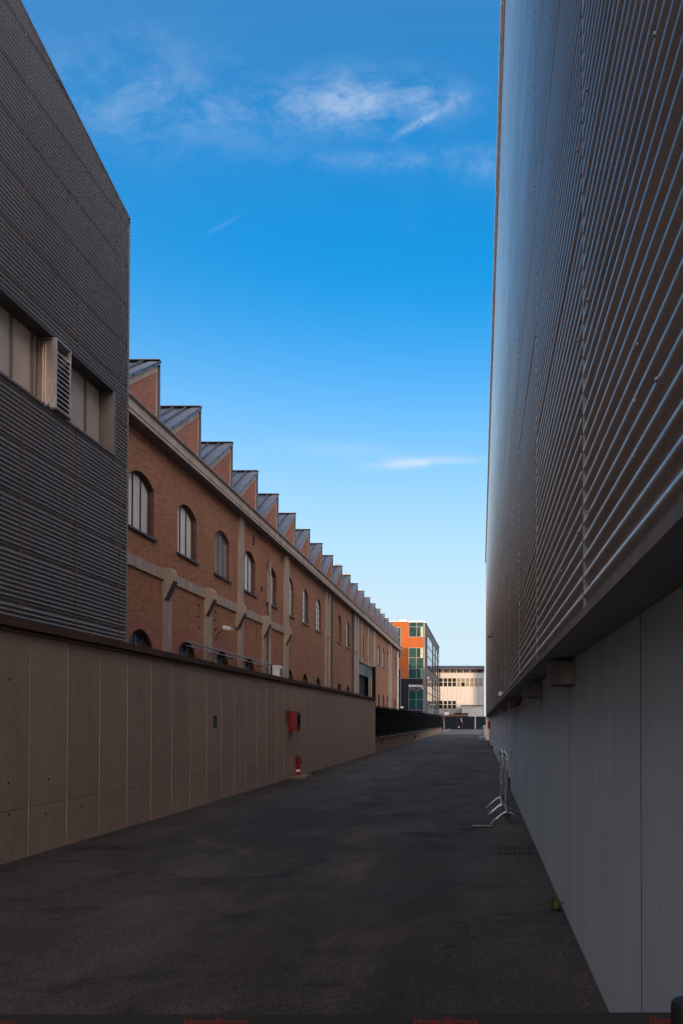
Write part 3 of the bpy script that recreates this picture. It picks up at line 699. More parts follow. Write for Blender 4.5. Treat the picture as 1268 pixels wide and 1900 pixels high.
# saw-teeth
YP0 = onX(300, 672, -11.35)[0]; z_ap = onX(300, 672, -11.35)[1]; YP1 = onX(698, 1129, -11.35)[0]
z_ft = zcn1 + 0.03
PT = (YP1 - YP0) / 14.0
seam_me = None
kt = -1
while YP0 + PT * kt < Y_B1 + 0.5:
    yp = min(YP0 + PT * kt, Y_B1 - 0.1); yb = YP0 + PT * kt - PT + 0.18
    sl_ = (z_ap - z_ft) / (yp - yb)
    gb = M().prism([(yb + 0.55, z_ft), (yp - 0.05, z_ft), (yp - 0.05, z_ap - 0.34), ], 'X', XB - 0.25, XB).build('gable', 'brick_gable', bf)
    # plaster verge band between brick and metal
    M().prism([(yb + 0.10, z_ft), (yb + 0.55, z_ft), (yp - 0.05, z_ap - 0.36), (yp - 0.05, z_ap - 0.075)], 'X', XB - 0.26, XB + 0.03).build('verge_band', 'plaster', bf)
    M().box(XB - 0.26, XB + 0.035, yp - 0.12, yp - 0.045, z_ft, z_ap - 0.20).build('edge_post', 'plaster', bf)
    rf = M().prism([(yb, z_ft - 0.03), (yb, z_ft + 0.03), (yp + 0.02, z_ap + 0.01), (yp + 0.02, z_ap - 0.065)], 'X', -40, XB + 0.12).build('roof_slope', 'roof_metal', bf)
    M().prism([(yp + 0.001, z_ft), (yp + 0.06, z_ft), (yp + 0.03, z_ap + 0.03), (yp + 0.001, z_ap + 0.03)], 'X', -40, XB + 0.10).build('north_glazing', 'verge', bf)
    M().box(-40, XB + 0.14, yp - 0.20, yp + 0.05, z_ap + 0.012, z_ap + 0.035).build('ridge_flashing', 'roof_metal', rf)
    L = math.hypot(yp - yb, z_ap - z_ft)
    c_, s2 = (yp - yb) / L, (z_ap - z_ft) / L
    def sp(u, h_): return (yb + u * c_ - h_ * s2, z_ft + u * s2 + h_ * c_)
    M().prism([sp(0.1, 0.028), sp(L - 0.05, 0.028), sp(L - 0.05, 0.05), sp(0.1, 0.05)], 'X', XB - 0.24, XB + 0.13).build('verge_flashing', 'verge', rf)
    me = M().prism([sp(0.1, 0.0), sp(L - 0.1, 0.0), sp(L - 0.1, 0.085), sp(0.1, 0.085)], 'X', -0.018, 0.018).mesh('standing_seam')
    for i in range(9): link('standing_seam', me, 'verge', rf, (XB - 0.45 - 0.52 * i, 0, 0))
    if kt < 5:
        clip = M().box(-0.006, 0.02, -0.015, 0.015, 0.0, 0.10).mesh('verge_clip')
        for i in range(4):
            u_ = L * (0.25 + 0.2 * i); p_ = sp(u_, 0.0)
            link('verge_clip', clip, 'dark_frame', rf, (XB + 0.125, p_[0], p_[1] - 0.04))
    kt += 1
# small fans on two ridges, sunlight painted in as ochre
for px, py in ((627, 1050), (644, 1067)):
    y_, z_ = onX(px, py, XB - 0.35)
    rv = thing('roof_fan', (XB - 0.35, y_, z_ - 0.2), 'roof fan painted sunlit ochre on a ridge, %s of the pair' % ('nearer' if px == 627 else 'farther'), 'fan', 'fans on the saw-tooth roof')
    M().lathe((XB - 0.35, y_, z_ - 0.25), [(0.05, 0), (0.18, 0.02), (0.20, 0.16), (0.26, 0.19), (0.22, 0.32), (0.05, 0.38)], 12).build('hood', 'ochre', rv, True)
    M().box(XB - 0.55, XB - 0.15, y_ - 0.2, y_ + 0.2, z_ - 0.45, z_ - 0.245).build('base', 'roof_metal', rv)
# pilasters, belt course, corbels
def pil(xa, xb_, ya_px, proud=0.09, z0=0.0, z1=None, mat='plaster', name='pilaster'):
    ya = onX(xa, ya_px, XB)[0]; yb = onX(xb_, ya_px, XB)[0]
    return M().box(XB - 0.05, XB + proud, ya, yb, z0, z1 or zcn0 - 0.022).build(name, mat, bf)
pil(441.5, 448, 1050, 0.10); pil(449.2, 451.0, 1050, 0.06)
pil(526.5, 533, 1100, 0.13)
pil(603, 606.5, 1150, 0.07); pil(609.5, 613, 1150, 0.11)
pil(657.5, 660.5, 1180, 0.07); pil(661.8, 664.4, 1180, 0.12)
pil(671, 672.6, 1190, 0.05, zp); pil(682.5, 684.6, 1190, 0.05, zp)
pil(692.5, 695.6, 1190, 0.09, zp - 0.2)
pil(721, 723.3, 1220, 0.09)
zb_t = onX(232, 1023, XB)[1]; zb_b = onX(232, 1045, XB)[1]
posts = [(301.6, 315.5), (379, 391), (438, 448), (486.5, 492.5), (527, 533)]
ends = [Y_B0] + [onX(p[0], 1100, XB)[0] for p in posts]
starts = [None] + [onX(p[1], 1100, XB)[0] for p in posts]
prevy = Y_B0
for i, (a, b) in enumerate(posts):
    ya, yb = onX(a, 1100, XB)[0], onX(b, 1100, XB)[0]
    M().box(XB - 0.05, XB + 0.075, prevy + 0.003, ya - 0.003, zb_b, zb_t).build('belt_course', 'plaster', bf)
    if i not in (2, 4): M().box(XB - 0.05, XB + 0.082, ya, yb, 0, zb_b - 0.3).build('post', 'plaster', bf)
    M().prism([(XB - 0.05, zb_b - 0.70), (XB + 0.10, zb_b - 0.70), (XB + 0.42, zb_b - 0.02), (XB + 0.42, zb_t - 0.10), (XB + 0.28, zb_t + 0.05), (XB - 0.05, zb_t + 0.07)], 'Y', ya - 0.03, ya + 0.34).build('corbel', 'plaster', bf)
    M().prism([(XB + 0.11, zb_b - 0.72), (XB + 0.43, zb_b - 0.03), (XB + 0.41, zb_b - 0.03), (XB + 0.09, zb_b - 0.72)], 'Y', ya - 0.035, ya + 0.345).build('corbel_flashing', 'downpipe_dark', bf)
    prevy = yb
# gateway
ya, yb = PORT
M().box(XB - 0.55, XB - 0.12, ya, yb, zp - 1.15, zp - 0.02).build('lintel', 'dark_frame', bf)
M().box(XB - 0.06, XB + 0.04, ya - 0.02, yb, zp - 0.02, zp + 0.06).build('lintel_lip', 'dark_frame', bf)
M().box(XB - 0.5, XB - 0.46, ya, yb, 0, zp - 1.15).build('gate', 'void', bf)
M().box(XB - 1.2, XB + 0.01, yb - 0.06, yb + 0.03, 0, zp - 0.03).build('jamb', 'plaster_dark', bf)
M().box(XB - 0.05, XB + 0.02, yb - 2.4, yb - 0.061, 0, zp - 1.16).build('gate_leaf', 'plaster_dark', bf)
yq = onX(694.5, 1260, XB + 0.4)[0]
bp = thing('black_column', (XB + 0.4, yq, 0), 'tall black square column standing beside the factory gateway', 'column')
M().box(XB + 0.22, XB + 0.55, yq - 0.2, yq + 0.2, 0.1, zp - 0.05).build('shaft', 'fence_black', bp)
M().box(XB + 0.16, XB + 0.61, yq - 0.26, yq + 0.26, 0, 0.1).build('foot', 'fence_black', bp)
M().box(XB + 0.20, XB + 0.57, yq - 0.22, yq + 0.22, zp - 0.05, zp).build('cap', 'fence_black', bp)
# downpipes
def pipe(px, ypx, z0, z1, mat, off=0.16, r=0.07, label=None):
    y = onX(px, ypx, XB + off)[0]
    d = thing('downpipe', (XB + off, y, z0), label, 'downpipe', 'downpipes on the brick factory')
    M().tube([(XB + off, y, z0), (XB + off, y, z1)], r, 10).build('pipe', mat, d, True)
    for i in range(4):
        z = z0 + (z1 - z0) * (i + 0.5) / 4
        M().box(XB - 0.02, XB + off + r * 0.6, y - r - 0.012, y + r + 0.012, z - 0.02, z + 0.02).build('clamp', mat, d)
pipe(500.5, 1150, 0, z_sill + 2.2, 'downpipe', 0.15, 0.085, 'long grey-brown pipe beside the fifth arched window, nearest of the downpipes')
pipe(616.5, 1150, 0, zcn0 - 0.05, 'downpipe_dark', 0.18, 0.07, 'dark downpipe beside the double pilaster in the middle of the brick facade')
pipe(655.5, 1180, 0, zcn0 - 0.05, 'downpipe_dark', 0.2, 0.09, 'dark downpipe just before the factory gateway')
pipe(726, 1220, 0, zcn0 - 0.05, 'plaster', 0.16, 0.09, 'pale downpipe on the last pilaster before the factory corner')
pipe(738.5, 1240, 0, zcn0 - 0.05, 'white_paint', 0.14, 0.08, 'pale downpipe on the far corner of the brick factory')
# slit and patches in the brick
for (px, py, h_) in ((470.7, 1003, 0.55), (451.5, 990, 0.2), (523, 1037, 0.4), (485.5, 1093, 0.22)):
    y_, z_ = onX(px, py, XB); o = M().box(XB - 0.06, XB + 0.006, y_ - 0.14, y_ + 0.14, z_ - h_ / 2, z_ + h_ / 2).build('vent_slit', 'void', bf)
for (px, py) in ((400.5, 1135), (400.5, 1151), (400.5, 1168.5), (400.5, 1185), (368.5, 1123), (368.5, 1143.5), (368.5, 1164.5)):
    y_, z_ = onX(px, py, XB); M().box(XB - 0.06, XB + 0.004, y_ - 0.07, y_ + 0.07, z_ - 0.05, z_ + 0.05).build('putlog_hole', 'void', bf)
# horizontal conduit
ya, za_ = onX(346, 1188, XB + 0.3); yb, zb_ = onX(503, 1234, XB + 0.3)
zz = 0.5 * (za_ + zb_)
cp = thing('conduit_pipe', (XB + 0.3, ya, zz), 'pair of thin grey pipes running level along the foot of the brick facade', 'pipe')
M().tube([(XB + 0.3, ya, zz), (XB + 0.3, yb, zz)], 0.034, 8).build('pipe', 'steel_grey', cp, True)
M().tube([(XB + 0.3, ya, zz - 0.16), (XB + 0.3, yb, zz - 0.16)], 0.02, 8).build('pipe', 'steel_grey', cp, True)
for i in range(5):
    y_ = ya + (yb - ya) * (i + 0.3) / 5; M().box(XB - 0.02, XB + 0.36, y_ - 0.025, y_ + 0.025, zz - 0.23, zz - 0.19).build('bracket', 'dark_frame', cp)
# floodlight
y_, z_ = onX(424, 1166, XB + 0.45)
fl_ = thing('floodlight', (XB, y_, z_), 'pale floodlight on a dark bracket fixed to the brick wall', 'lamp')
M().tube([(XB, y_ - 0.3, z_ - 0.35), (XB + 0.18, y_ - 0.3, z_ - 0.2), (XB + 0.3, y_ - 0.2, z_)], 0.03).build('bracket', 'dark_frame', fl_, True)
M().prism([(XB + 0.28, z_ - 0.06), (XB + 0.62, z_ - 0.10), (XB + 0.66, z_ + 0.02), (XB + 0.30, z_ + 0.12)], 'Y', y_ - 0.25, y_ + 0.12).build('lamp_head', 'white_paint', fl_)
# air conditioner on the wall behind the coping
y_, z_ = onX(519, 1243, XB + 0.5)
ac = thing('air_conditioner', (XB + 0.2, y_, z_ - 0.45), 'white outdoor air conditioner on the brick wall just above the coping', 'air conditioner')
M().box(XB + 0.12, XB + 0.46, y_ - 0.05, y_ + 0.85, z_ - 0.45, z_ + 0.25).build('casing', 'white_paint', ac)
M().lathe((0, 0, 0), [(0.24, 0), (0.26, 0.02), (0.22, 0.025), (0.02, 0.02)], 18).build('fan_grille', 'dark_frame', ac).matrix_local = ac.matrix_basis.inverted() @ Matrix.Translation((XB + 0.462, y_ + 0.5, z_ - 0.1)) @ Matrix.Rotation(R(90), 4, 'Y')
for dy in (0.1, 0.7): M().box(XB - 0.02, XB + 0.48, y_ + dy - 0.02, y_ + dy + 0.02, z_ - 0.50, z_ - 0.452).build('bracket', 'steel_grey', ac)

# ------------------------------------------------------------------ fence on ribbed plinth
YF1 = 112.0
fe = thing('fence', (XL - 0.2, 76, 0), 'long black metal fence on a low ribbed beige concrete base beyond the wall', 'fence')
M().box(XL - 0.28, XL - 0.06, Y_END + 0.01, YF1, -0.05, 0.66).build('base_wall', 'plinth', fe)
M().box(XL - 0.34, XL + 0.02, Y_END + 0.01, YF1, 0.662, 0.74).build('base_coping', 'coping', fe)
rib = M().prism([(XL - 0.10, 0), (XL - 0.005, 0.10), (XL - 0.005, 0.52), (XL - 0.04, 0.61)], 'X', -1, 1) if False else M().box(XL - 0.08, XL - 0.004, 0.0, 0.52, -0.05, 0.655)
ribm = rib.mesh('plinth_rib'); y = Y_END + 0.35
while y < YF1 - 0.6:
    link('plinth_rib', ribm, 'plinth', fe, (random.uniform(-0.006, 0.006), y, 0)); y += 1.15
SEC = 2.4; nsec = int((YF1 - Y_END) / SEC)
fpost = M().box(XL - 0.20, XL - 0.12, -0.04, 0.04, 0.742, 2.50).mesh('post')
shade = M().box(XL - 0.185, XL - 0.178, 0.045, SEC - 0.045, 0.80, 2.42).mesh('screen')
brs = M()
for i in range(20): brs.box(XL - 0.172, XL - 0.148, 0.06 + i * 0.118, 0.09 + i * 0.118, 0.82, 2.40)
brm = brs.mesh('bars'); rl = M().box(XL - 0.19, XL - 0.12, 0.042, SEC - 0.042, 0, 0.05).mesh('rail')
for i in range(nsec):
    y = Y_END + 0.1 + SEC * i
    link('post', fpost, 'fence_black', fe, (0, y, 0)); link('screen', shade, 'fence_black', fe, (0, y, 0)); link('bars', brm, 'fence_black', fe, (0, y, 0))
    for z in (0.86, 2.20, 2.44): link('rail', rl, 'fence_black', fe, (0.012, y, z))
# grey pole where the fence ends
X_, Y_ = -6.15, 112.4
o = thing('grey_pole', (X_, Y_, 0), 'plain grey square pole at the far end of the black fence', 'pole')
M().box(X_ - 0.11, X_ + 0.11, Y_ - 0.11, Y_ + 0.11, 0.05, 2.6).build('shaft', 'steel_grey', o)
M().box(X_ - 0.15, X_ + 0.15, Y_ - 0.15, Y_ + 0.15, 0, 0.05).build('foot', 'steel_grey', o)

# ------------------------------------------------------------------ hydrants
def hydrant(loc, label, s=1.0, slab=False):
    h = thing('fire_hydrant', loc, label, 'hydrant', 'pillar hydrants along the left side')
    x, y, z = loc; z0 = z + (0.07 if slab else 0.0)
    M().lathe((x, y, z0), [(r * s, zz * s) for r, zz in ((0.12, 0), (0.12, 0.03), (0.085, 0.035), (0.085, 0.38), (0.095, 0.39), (0.105, 0.41), (0.105, 0.52), (0.09, 0.54))], 18).build('barrel', 'red_paint', h, 'auto')
    M().lathe((x, y, z0), [(r * s, zz * s) for r, zz in ((0.088, 0.12), (0.088, 0.20))], 18).build('white_band', 'white_paint', h, 'auto')
    b = M().lathe((x, y, z0), [(r * s, zz * s) for r, zz in ((0.115, 0.541), (0.115, 0.56), (0.10, 0.60), (0.06, 0.64), (0.03, 0.645), (0.03, 0.69), (0.0, 0.69))], 18).build('bonnet', 'red_dark', h, 'auto')
    for sgn in (-1, 1):
        M().tube([(x, y + sgn * 0.08 * s, z0 + 0.46 * s), (x, y + sgn * 0.15 * s, z0 + 0.46 * s)], 0.04 * s, 12).build('outlet', 'red_dark', h, 'auto')
    M().tube([(x + 0.08 * s, y, z0 + 0.46 * s), (x + 0.15 * s, y, z0 + 0.46 * s)], 0.04 * s, 12).build('outlet', 'red_dark', h, 'auto')
    if slab:
        M().prism([(x - 0.16, y - 0.35), (x + 0.30, y - 0.35), (x + 0.32, y + 0.36), (x - 0.16, y + 0.36)], 'Z', -0.02, 0.07).build('slab', 'plinth', h)
hydrant((-5.34, 22.9, 0), 'red pillar fire hydrant with white band on a concrete slab by the concrete wall', 0.86, True)
hydrant((-5.36, 64.5, 0), 'small red fire hydrant against the ribbed base of the black fence', 0.85)
hydrant((-5.75, 121.5, 0.13), 'distant red fire hydrant on the pavement beyond the black fence', 0.9)
# hose cabinet
def cabinet(x0, x1, ya, yb, z0, z1, side, label):
    h = thing('hose_cabinet', (x0, ya, z0), label, 'cabinet', 'red fire hose cabinets')
    M().box(min(x0, x1), max(x0, x1), ya, yb, z0, z1).build('casing', 'red_paint', h)
    xo = x1 + 0.004 * side
    M().box(min(x1, xo + 0.01 * side), max(x1, xo + 0.01 * side), ya + 0.01, yb - 0.01, z0 + 0.012, z1 - 0.012).build('door', 'red_dark', h)
    xp = xo + 0.012 * side
    M().box(min(xp, xp + 0.004 * side), max(xp, xp + 0.004 * side), ya + 0.05, yb - 0.05, z0 + 0.14, z1 - 0.07).build('window_pane', 'glass_dark', h)
    M().box(min(xp, xp + 0.02 * side), max(xp, xp + 0.02 * side), yb - 0.04, yb - 0.02, z0 + 0.25, z0 + 0.34).build('handle', 'steel_grey', h)
yk0 = onX(535, 1338, XL)[0]; xk = onY(551, 1338, yk0)[0]
zk1 = onX(535, 1320, XL)[1]; zk0 = onX(535, 1357, XL)[1]
cabinet(XL, xk, yk0, yk0 + 0.42, zk0, zk1, 1, 'red fire hose cabinet fixed to the beige concrete wall above the hydrant')
cabinet(XR, XR - 0.17, 58, 58.45, 1.08, 1.66, -1, 'distant red fire hose cabinet on the right-hand concrete wall')
# small wire bracket left of the cabinet
y_, z_ = onX(531.5, 1328, XL)
o = thing('wire_bracket', (XL, y_, z_), 'small dark wire rack on the wall left of the red cabinet', 'rack')
m = M()
for i in range(3): m.tube([(XL + 0.03, y_ - 0.16 + 0.16 * i, z_ - 0.16), (XL + 0.03, y_ - 0.16 + 0.16 * i, z_ + 0.16)], 0.008, 6)
for i in range(4): m.tube([(XL + 0.03, y_ - 0.2, z_ - 0.13 + 0.085 * i), (XL + 0.03, y_ + 0.2, z_ - 0.13 + 0.085 * i)], 0.006, 6)
m.build('grid', 'red_dark', o)
m = M()
for dy in (-0.15, 0.15): m.tube([(XL, y_ + dy, z_ + 0.1), (XL + 0.03, y_ + dy, z_ + 0.1)], 0.008, 6)
m.build('standoff', 'dark_frame', o)
# green sign on the wall
y_, z_ = onX(399, 1339, XL)
o = thing('wall_sign', (XL, y_, z_), 'small dark green pictogram sign on the beige concrete wall', 'sign')
M().box(XL + 0.002, XL + 0.012, y_ - 0.10, y_ + 0.10, z_ - 0.13, z_ + 0.13).build('plate', 'green_sign', o)
m = M(); m.prism([(y_ - 0.05, z_ + 0.02), (y_ + 0.03, z_ + 0.06), (y_ + 0.05, z_ + 0.0), (y_ - 0.01, z_ - 0.05)], 'X', XL + 0.0125, XL + 0.014); m.box(XL + 0.0125, XL + 0.014, y_ - 0.06, y_ + 0.06, z_ - 0.10, z_ - 0.085)
m.build('pictogram', 'sign_mark', o)

# ------------------------------------------------------------------ right-hand hall
YH0, YH1 = -6.0, 68.0
hall = thing('metal_clad_hall', (XR + 8, 30, 0), 'tall hall of horizontal corrugated metal above a grey concrete base along the right', 'building')
ZS = H + 0.675 * XR; ZC0 = H + 1.07 * XC; ZE = H + 14.5
pj = [-5.4, -2.4, 0.55, 3.57, 6.45, 9.6] + [9.6 + 3.05 * i for i in range(1, 20)]
pj = [p for p in pj if p < YH1 - 1] + [YH1]
M().box(XR + 0.007, XR + 12, YH0, YH1 - 0.01, -0.05, ZS - 0.004).build('core', 'joint_dark', hall)
for i in range(len(pj) - 1):
    a, b = pj[i] + 0.006, pj[i + 1] - 0.006
    e = 0.0
    M().box(XR - 0.0012, XR + 0.02, pj[i] - 0.005, pj[i] + 0.005, 0.0, ZS - 0.003).build('joint_seal', 'joint_dark', hall)
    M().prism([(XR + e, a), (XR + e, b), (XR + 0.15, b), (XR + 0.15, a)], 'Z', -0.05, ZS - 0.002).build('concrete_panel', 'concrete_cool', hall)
# soffit, edge beam, flashing
for i in range(24):
    a, b = YH0 + 3.07 * i + 0.004, min(YH0 + 3.07 * (i + 1) - 0.004, YH1)
    if a > YH1: break
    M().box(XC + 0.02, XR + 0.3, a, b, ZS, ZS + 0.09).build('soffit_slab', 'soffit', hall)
    M().prism([(XC + 0.006, ZS - 0.004), (XC + 0.019, ZS - 0.006), (XC + 0.019, ZS + 0.034), (XC + 0.003, ZS + 0.032)], 'Y', a, b).build('drip_flashing', 'flashing', hall)
M().box(XC + 0.05, XR + 12, YH0, YH1 - 0.03, ZS + 0.091, ZE - 0.02).build('upper_core', 'joint_dark', hall)
M().box(XC - 0.03, XR + 12, YH1 - 0.028, YH1 + 0.03, 0, ZE).build('end_wall', 'trim_pale', hall)
PR = 0.0845; ROW = PR * 11 + 0.022; COLW = 3.07
def alu_module(rows):
    m = M(); vs = []; nrow = 0
    for r_ in range(rows):
        zb_ = r_ * ROW
        prof = [(zb_ + 0.0, 0.030), (zb_ + 0.021, 0.030)]
        for i in range(11):
            for j in range(8):
                ph = j / 8.0; prof.append((zb_ + 0.022 + PR * (i + ph), 0.030 * (0.5 + 0.5 * math.cos(2 * math.pi * ph))))
        prof.append((zb_ + ROW - 0.0005, 0.030))
        for z, e in prof:
            vs += [(e, 0.012, z), (e, COLW - 0.012, z)]; nrow += 1
    m.add(vs, [(2 * i, 2 * i + 1, 2 * i + 3, 2 * i + 2) for i in range(nrow - 1)])
    return m.mesh('cladding_sheet', True)
one = alu_module(1); NR = int((ZE - ZC0) / ROW); full = alu_module(NR)
ZBASE = ZS + 0.030
yk = 3.64 - 3 * COLW; ci = 0
lapm = M().box(0.001, 0.034, -0.014, 0.014, 0, NR * ROW).mesh('seam_strip')
while yk < YH1 - 0.5:
    if ci < 14:
        for r_ in range(NR):
            o = link('cladding_sheet', one, 'cladding_alu', hall, (XC + random.uniform(-0.002, 0.002), yk, ZBASE + r_ * ROW))
            o.rotation_euler = (random.uniform(-0.0006, 0.0006), random.uniform(-0.003, 0.003), 0)
    else:
        link('cladding_sheet', full, 'cladding_alu', hall, (XC, yk, ZBASE))
    link('seam_strip', lapm, 'seam_alu', hall, (XC + 0.002, yk, ZBASE))
    yk += COLW; ci += 1
ztopc = ZBASE + NR * ROW
M().box(XC - 0.085, XR + 12, YH0, YH1 + 0.03, ztopc + 0.002, ztopc + 0.22).build('eave', 'trim_pale', hall)
M().box(XC - 0.025, XC + 0.05, YH1 - 0.26, YH1 - 0.029, ZC0, ztopc).build('corner_trim', 'trim_pale', hall)
M().box(XC + 0.45, XR + 12, YH1 - 16, YH1 - 0.2, ztopc + 0.22, ztopc + 5.2).build('shade_volume', 'cladding_alu', hall)  # unseen raised volume, added to cast shade on the end building
# screws on the near sheets
scr = M().lathe((0, 0, 0), [(0.0, 0.007), (0.006, 0.006), (0.008, 0.0)], 8).mesh('screw')
for (px, py) in ((1174, 848), (1172, 947), (1041, 1155), (1040, 1060), (1176, 745), (1180, 640)):
    y_, z_ = onX(px, py, XC)
    o = link('screw', scr, 'steel_grey', hall, (XC + 0.006, y_, z_)); o.rotation_euler = (0, R(-90), 0)
for cc in range(2, 7):
    for rr in range(0, 7):
        for fy in (0.06, 0.5, 0.94):
            y_ = 3.64 - 3 * COLW + cc * COLW + COLW * fy; z_ = ZBASE + rr * ROW + 0.022 + PR * 4.5
            o = link('screw', scr, 'steel_grey', hall, (XC + 0.001, y_, z_)); o.rotation_euler = (0, R(-90), 0)
# half-round lamps under the soffit
for i, (yy_, lab) in enumerate(((6.22, 'nearest half-round metal wall lamp under the soffit of the clad hall'), (9.45, 'second half-round metal wall lamp from the camera under the soffit'), (15.6, 'third half-round metal wall lamp from the camera under the soffit'), (21.7, 'farthest half-round metal wall lamp under the soffit'))):
    d = thing('wall_lamp', (XR, yy_, 1.93), lab, 'lamp', 'half-round lamps on the right wall')
    n_ = 14; ro, ri = 0.20, 0.185
    outer = [(XR - ro * math.sin(math.pi * k / n_), yy_ - ro * math.cos(math.pi * k / n_)) for k in range(n_ + 1)]
    M().prism(outer, 'Z', 1.935, 2.10).build('shade', 'drum_metal', d, 'auto')
    M().prism([(XR - (ri - .02) * math.sin(math.pi * k / n_), yy_ - (ri - .02) * math.cos(math.pi * k / n_)) for k in range(n_ + 1)], 'Z', 1.928, 1.9345).build('diffuser', 'dark_frame', d)
# red alarm beacon
b = thing('alarm_beacon', (XR, 13.9, 1.9), 'small red alarm beacon under the soffit between the half-round lamps', 'beacon')
M().box(XR - 0.05, XR, 13.84, 13.96, 2.0, 2.1).build('base', 'red_dark', b)
M().lathe((XR - 0.07, 13.9, 1.92), [(0.02, 0), (0.05, 0.01), (0.055, 0.08), (0.05, 0.10)], 12).build('lens', 'red_paint', b, True)
# doors in the concrete base (flush steel leaves)
for (yh, lab) in ((17.2, 'flush grey steel door with black handle behind the nearer crowd barriers'), (34.0, 'flush grey steel door far down the right wall')):
    d = thing('steel_door', (XR, yh, 0), lab, 'door', 'flush doors in the right wall')
    M().box(XR - 0.012, XR + 0.01, yh - 0.10, yh + 1.0, 0.02, 2.06).build('leaf', 'concrete_cool', d)
    M().box(XR - 0.022, XR - 0.004, yh - 0.16, yh - 0.10, 0.0, 2.11).build('frame', 'steel_grey', d)
    M().box(XR - 0.022, XR - 0.004, yh + 1.0, yh + 1.06, 0.0, 2.11).build('frame', 'steel_grey', d)
    M().box(XR - 0.022, XR - 0.004, yh - 0.10, yh + 1.0, 2.062, 2.11).build('frame', 'steel_grey', d)
    M().tube([(XR - 0.012, yh, 0.97), (XR - 0.06, yh, 0.97), (XR - 0.065, yh + 0.13, 0.97)], 0.012, 8).build('handle', 'black_plastic', d)
    M().box(XR - 0.018, XR - 0.012, yh - 0.02, yh + 0.02, 0.86, 1.05).build('handle_plate', 'black_plastic', d)
# black box at foot of wall
bx_ = thing('floor_box', (XR - 0.09, 19.3, 0), 'small black box on the ground against the right wall behind the barriers', 'box')
M().box(XR - 0.17, XR, 19.2, 19.45, 0, 0.24).build('body', 'black_plastic', bx_)
M().box(XR - 0.19, XR, 19.18, 19.47, 0.24, 0.265).build('lid', 'black_plastic', bx_)
o = thing('floor_box', (XR - 0.05, 46, 0), 'farther small black box at the foot of the right wall', 'box')
M().box(XR - 0.12, XR, 46, 46.3, 0, 0.18).build('body', 'black_plastic', o); M().box(XR - 0.13, XR, 45.98, 46.32, 0.18, 0.2).build('lid', 'black_plastic', o)
# camera on the cladding, spot at its foot
y_, z_ = 29.0, H + (VY - 1181) / F * 29.0
o = thing('security_camera', (XC, y_, z_), 'small twin security camera on an arm high on the metal cladding', 'camera')
M().tube([(XC, y_, z_ + 0.1), (XC - 0.10, y_, z_ + 0.1), (XC - 0.10, y_, z_ + 0.02)], 0.02, 8).build('arm', 'dark_frame', o)
for dx_ in (-0.06, -0.17): M().tube([(XC + dx_, y_ - 0.10, z_ - 0.03), (XC + dx_, y_ + 0.12, z_ + 0.02)], 0.04, 10).build('camera_body', 'dark_frame', o)
y_, z_ = 16.4, H + (VY - 1287) / F * 16.4
o = thing('spotlight', (XC, y_, z_), 'small pale spotlight at the lower edge of the metal cladding', 'lamp')
M().tube([(XC + 0.01, y_, z_), (XC - 0.05, y_, z_)], 0.012, 8).build('bracket', 'steel_grey', o)
M().lathe((XC - 0.06, y_, z_ - 0.06), [(0.03, 0.10), (0.045, 0.08), (0.05, 0.0), (0.04, 0.0)], 10).build('lamp_head', 'white_paint', o, True)

# ------------------------------------------------------------------ crowd barriers
def barrier(x, ya, label, L=1.95, dx=0.0):
    b = thing('crowd_barrier', (x, ya, 0), label, 'barrier', 'crowd barriers by the right wall')
    zt, zb_ = 1.10, 0.16; yb = ya + L; r = 0.15
    def corner(cy, cz, a0): return [(x, cy + r * math.cos(a0 + i * math.pi / 10), cz + r * math.sin(a0 + i * math.pi / 10)) for i in range(6)]
    pts = [(x, ya + 0.02, zb_ + 0.3)] + [(x, ya, zb_ + r)]
    pts = corner(ya + r, zb_ + r, math.pi)[::1] + corner(yb - r, zb_ + r, 1.5 * math.pi) + corner(yb - r, zt - r, 0) + corner(ya + r, zt - r, 0.5 * math.pi)
    pts.append(pts[0])
    M().tube(pts, 0.0145, 10).build('frame', 'galv', b, True)
    n = 10
    for i in range(1, n):
        y = ya + L * i / n; M().tube([(x, y, zb_), (x, y, zt)], 0.0045, 6).build('bar', 'galv', b)
    for yf in (ya + 0.10, ya + L - 0.45):
        arch = [(x - 0.275, yf, 0.0), (x - 0.10, yf, 0.155), (x - 0.05, yf, 0.185), (x, yf, 0.195), (x + 0.05, yf, 0.185), (x + 0.10, yf, 0.155), (x + 0.275, yf, 0.0)]
        M().tube(arch, 0.0125, 8).build('foot', 'galv', b, True)
        M().tube([(x, yf, 0.19), (x, yf, 0.40)], 0.015, 8).build('foot_post', 'galv', b)
barrier(0.43, 12.45, 'galvanised crowd barrier standing on the road by the right wall, nearest of all')
barrier(0.385, 13.45, 'galvanised crowd barrier nested just behind the nearest one')
barrier(0.30, 72.0, 'distant crowd barrier past the end of the right-hand wall, nearer of two')
barrier(0.12, 74.5, 'distant crowd barrier past the end of the right-hand wall, farther of two')
o = thing('utility_cabinet', (0.6, 79, 0), 'pale grey utility cabinet beyond the end of the right wall', 'cabinet')
M().box(0.30, 0.75, 78.6, 79.3, 0.08, 1.16).build('casing', 'white_frame', o); M().box(0.27, 0.78, 78.55, 79.35, 1.16, 1.22).build('lid', 'white_paint', o); M().box(0.32, 0.73, 78.62, 79.28, 0, 0.08).build('plinth', 'dark_frame', o)

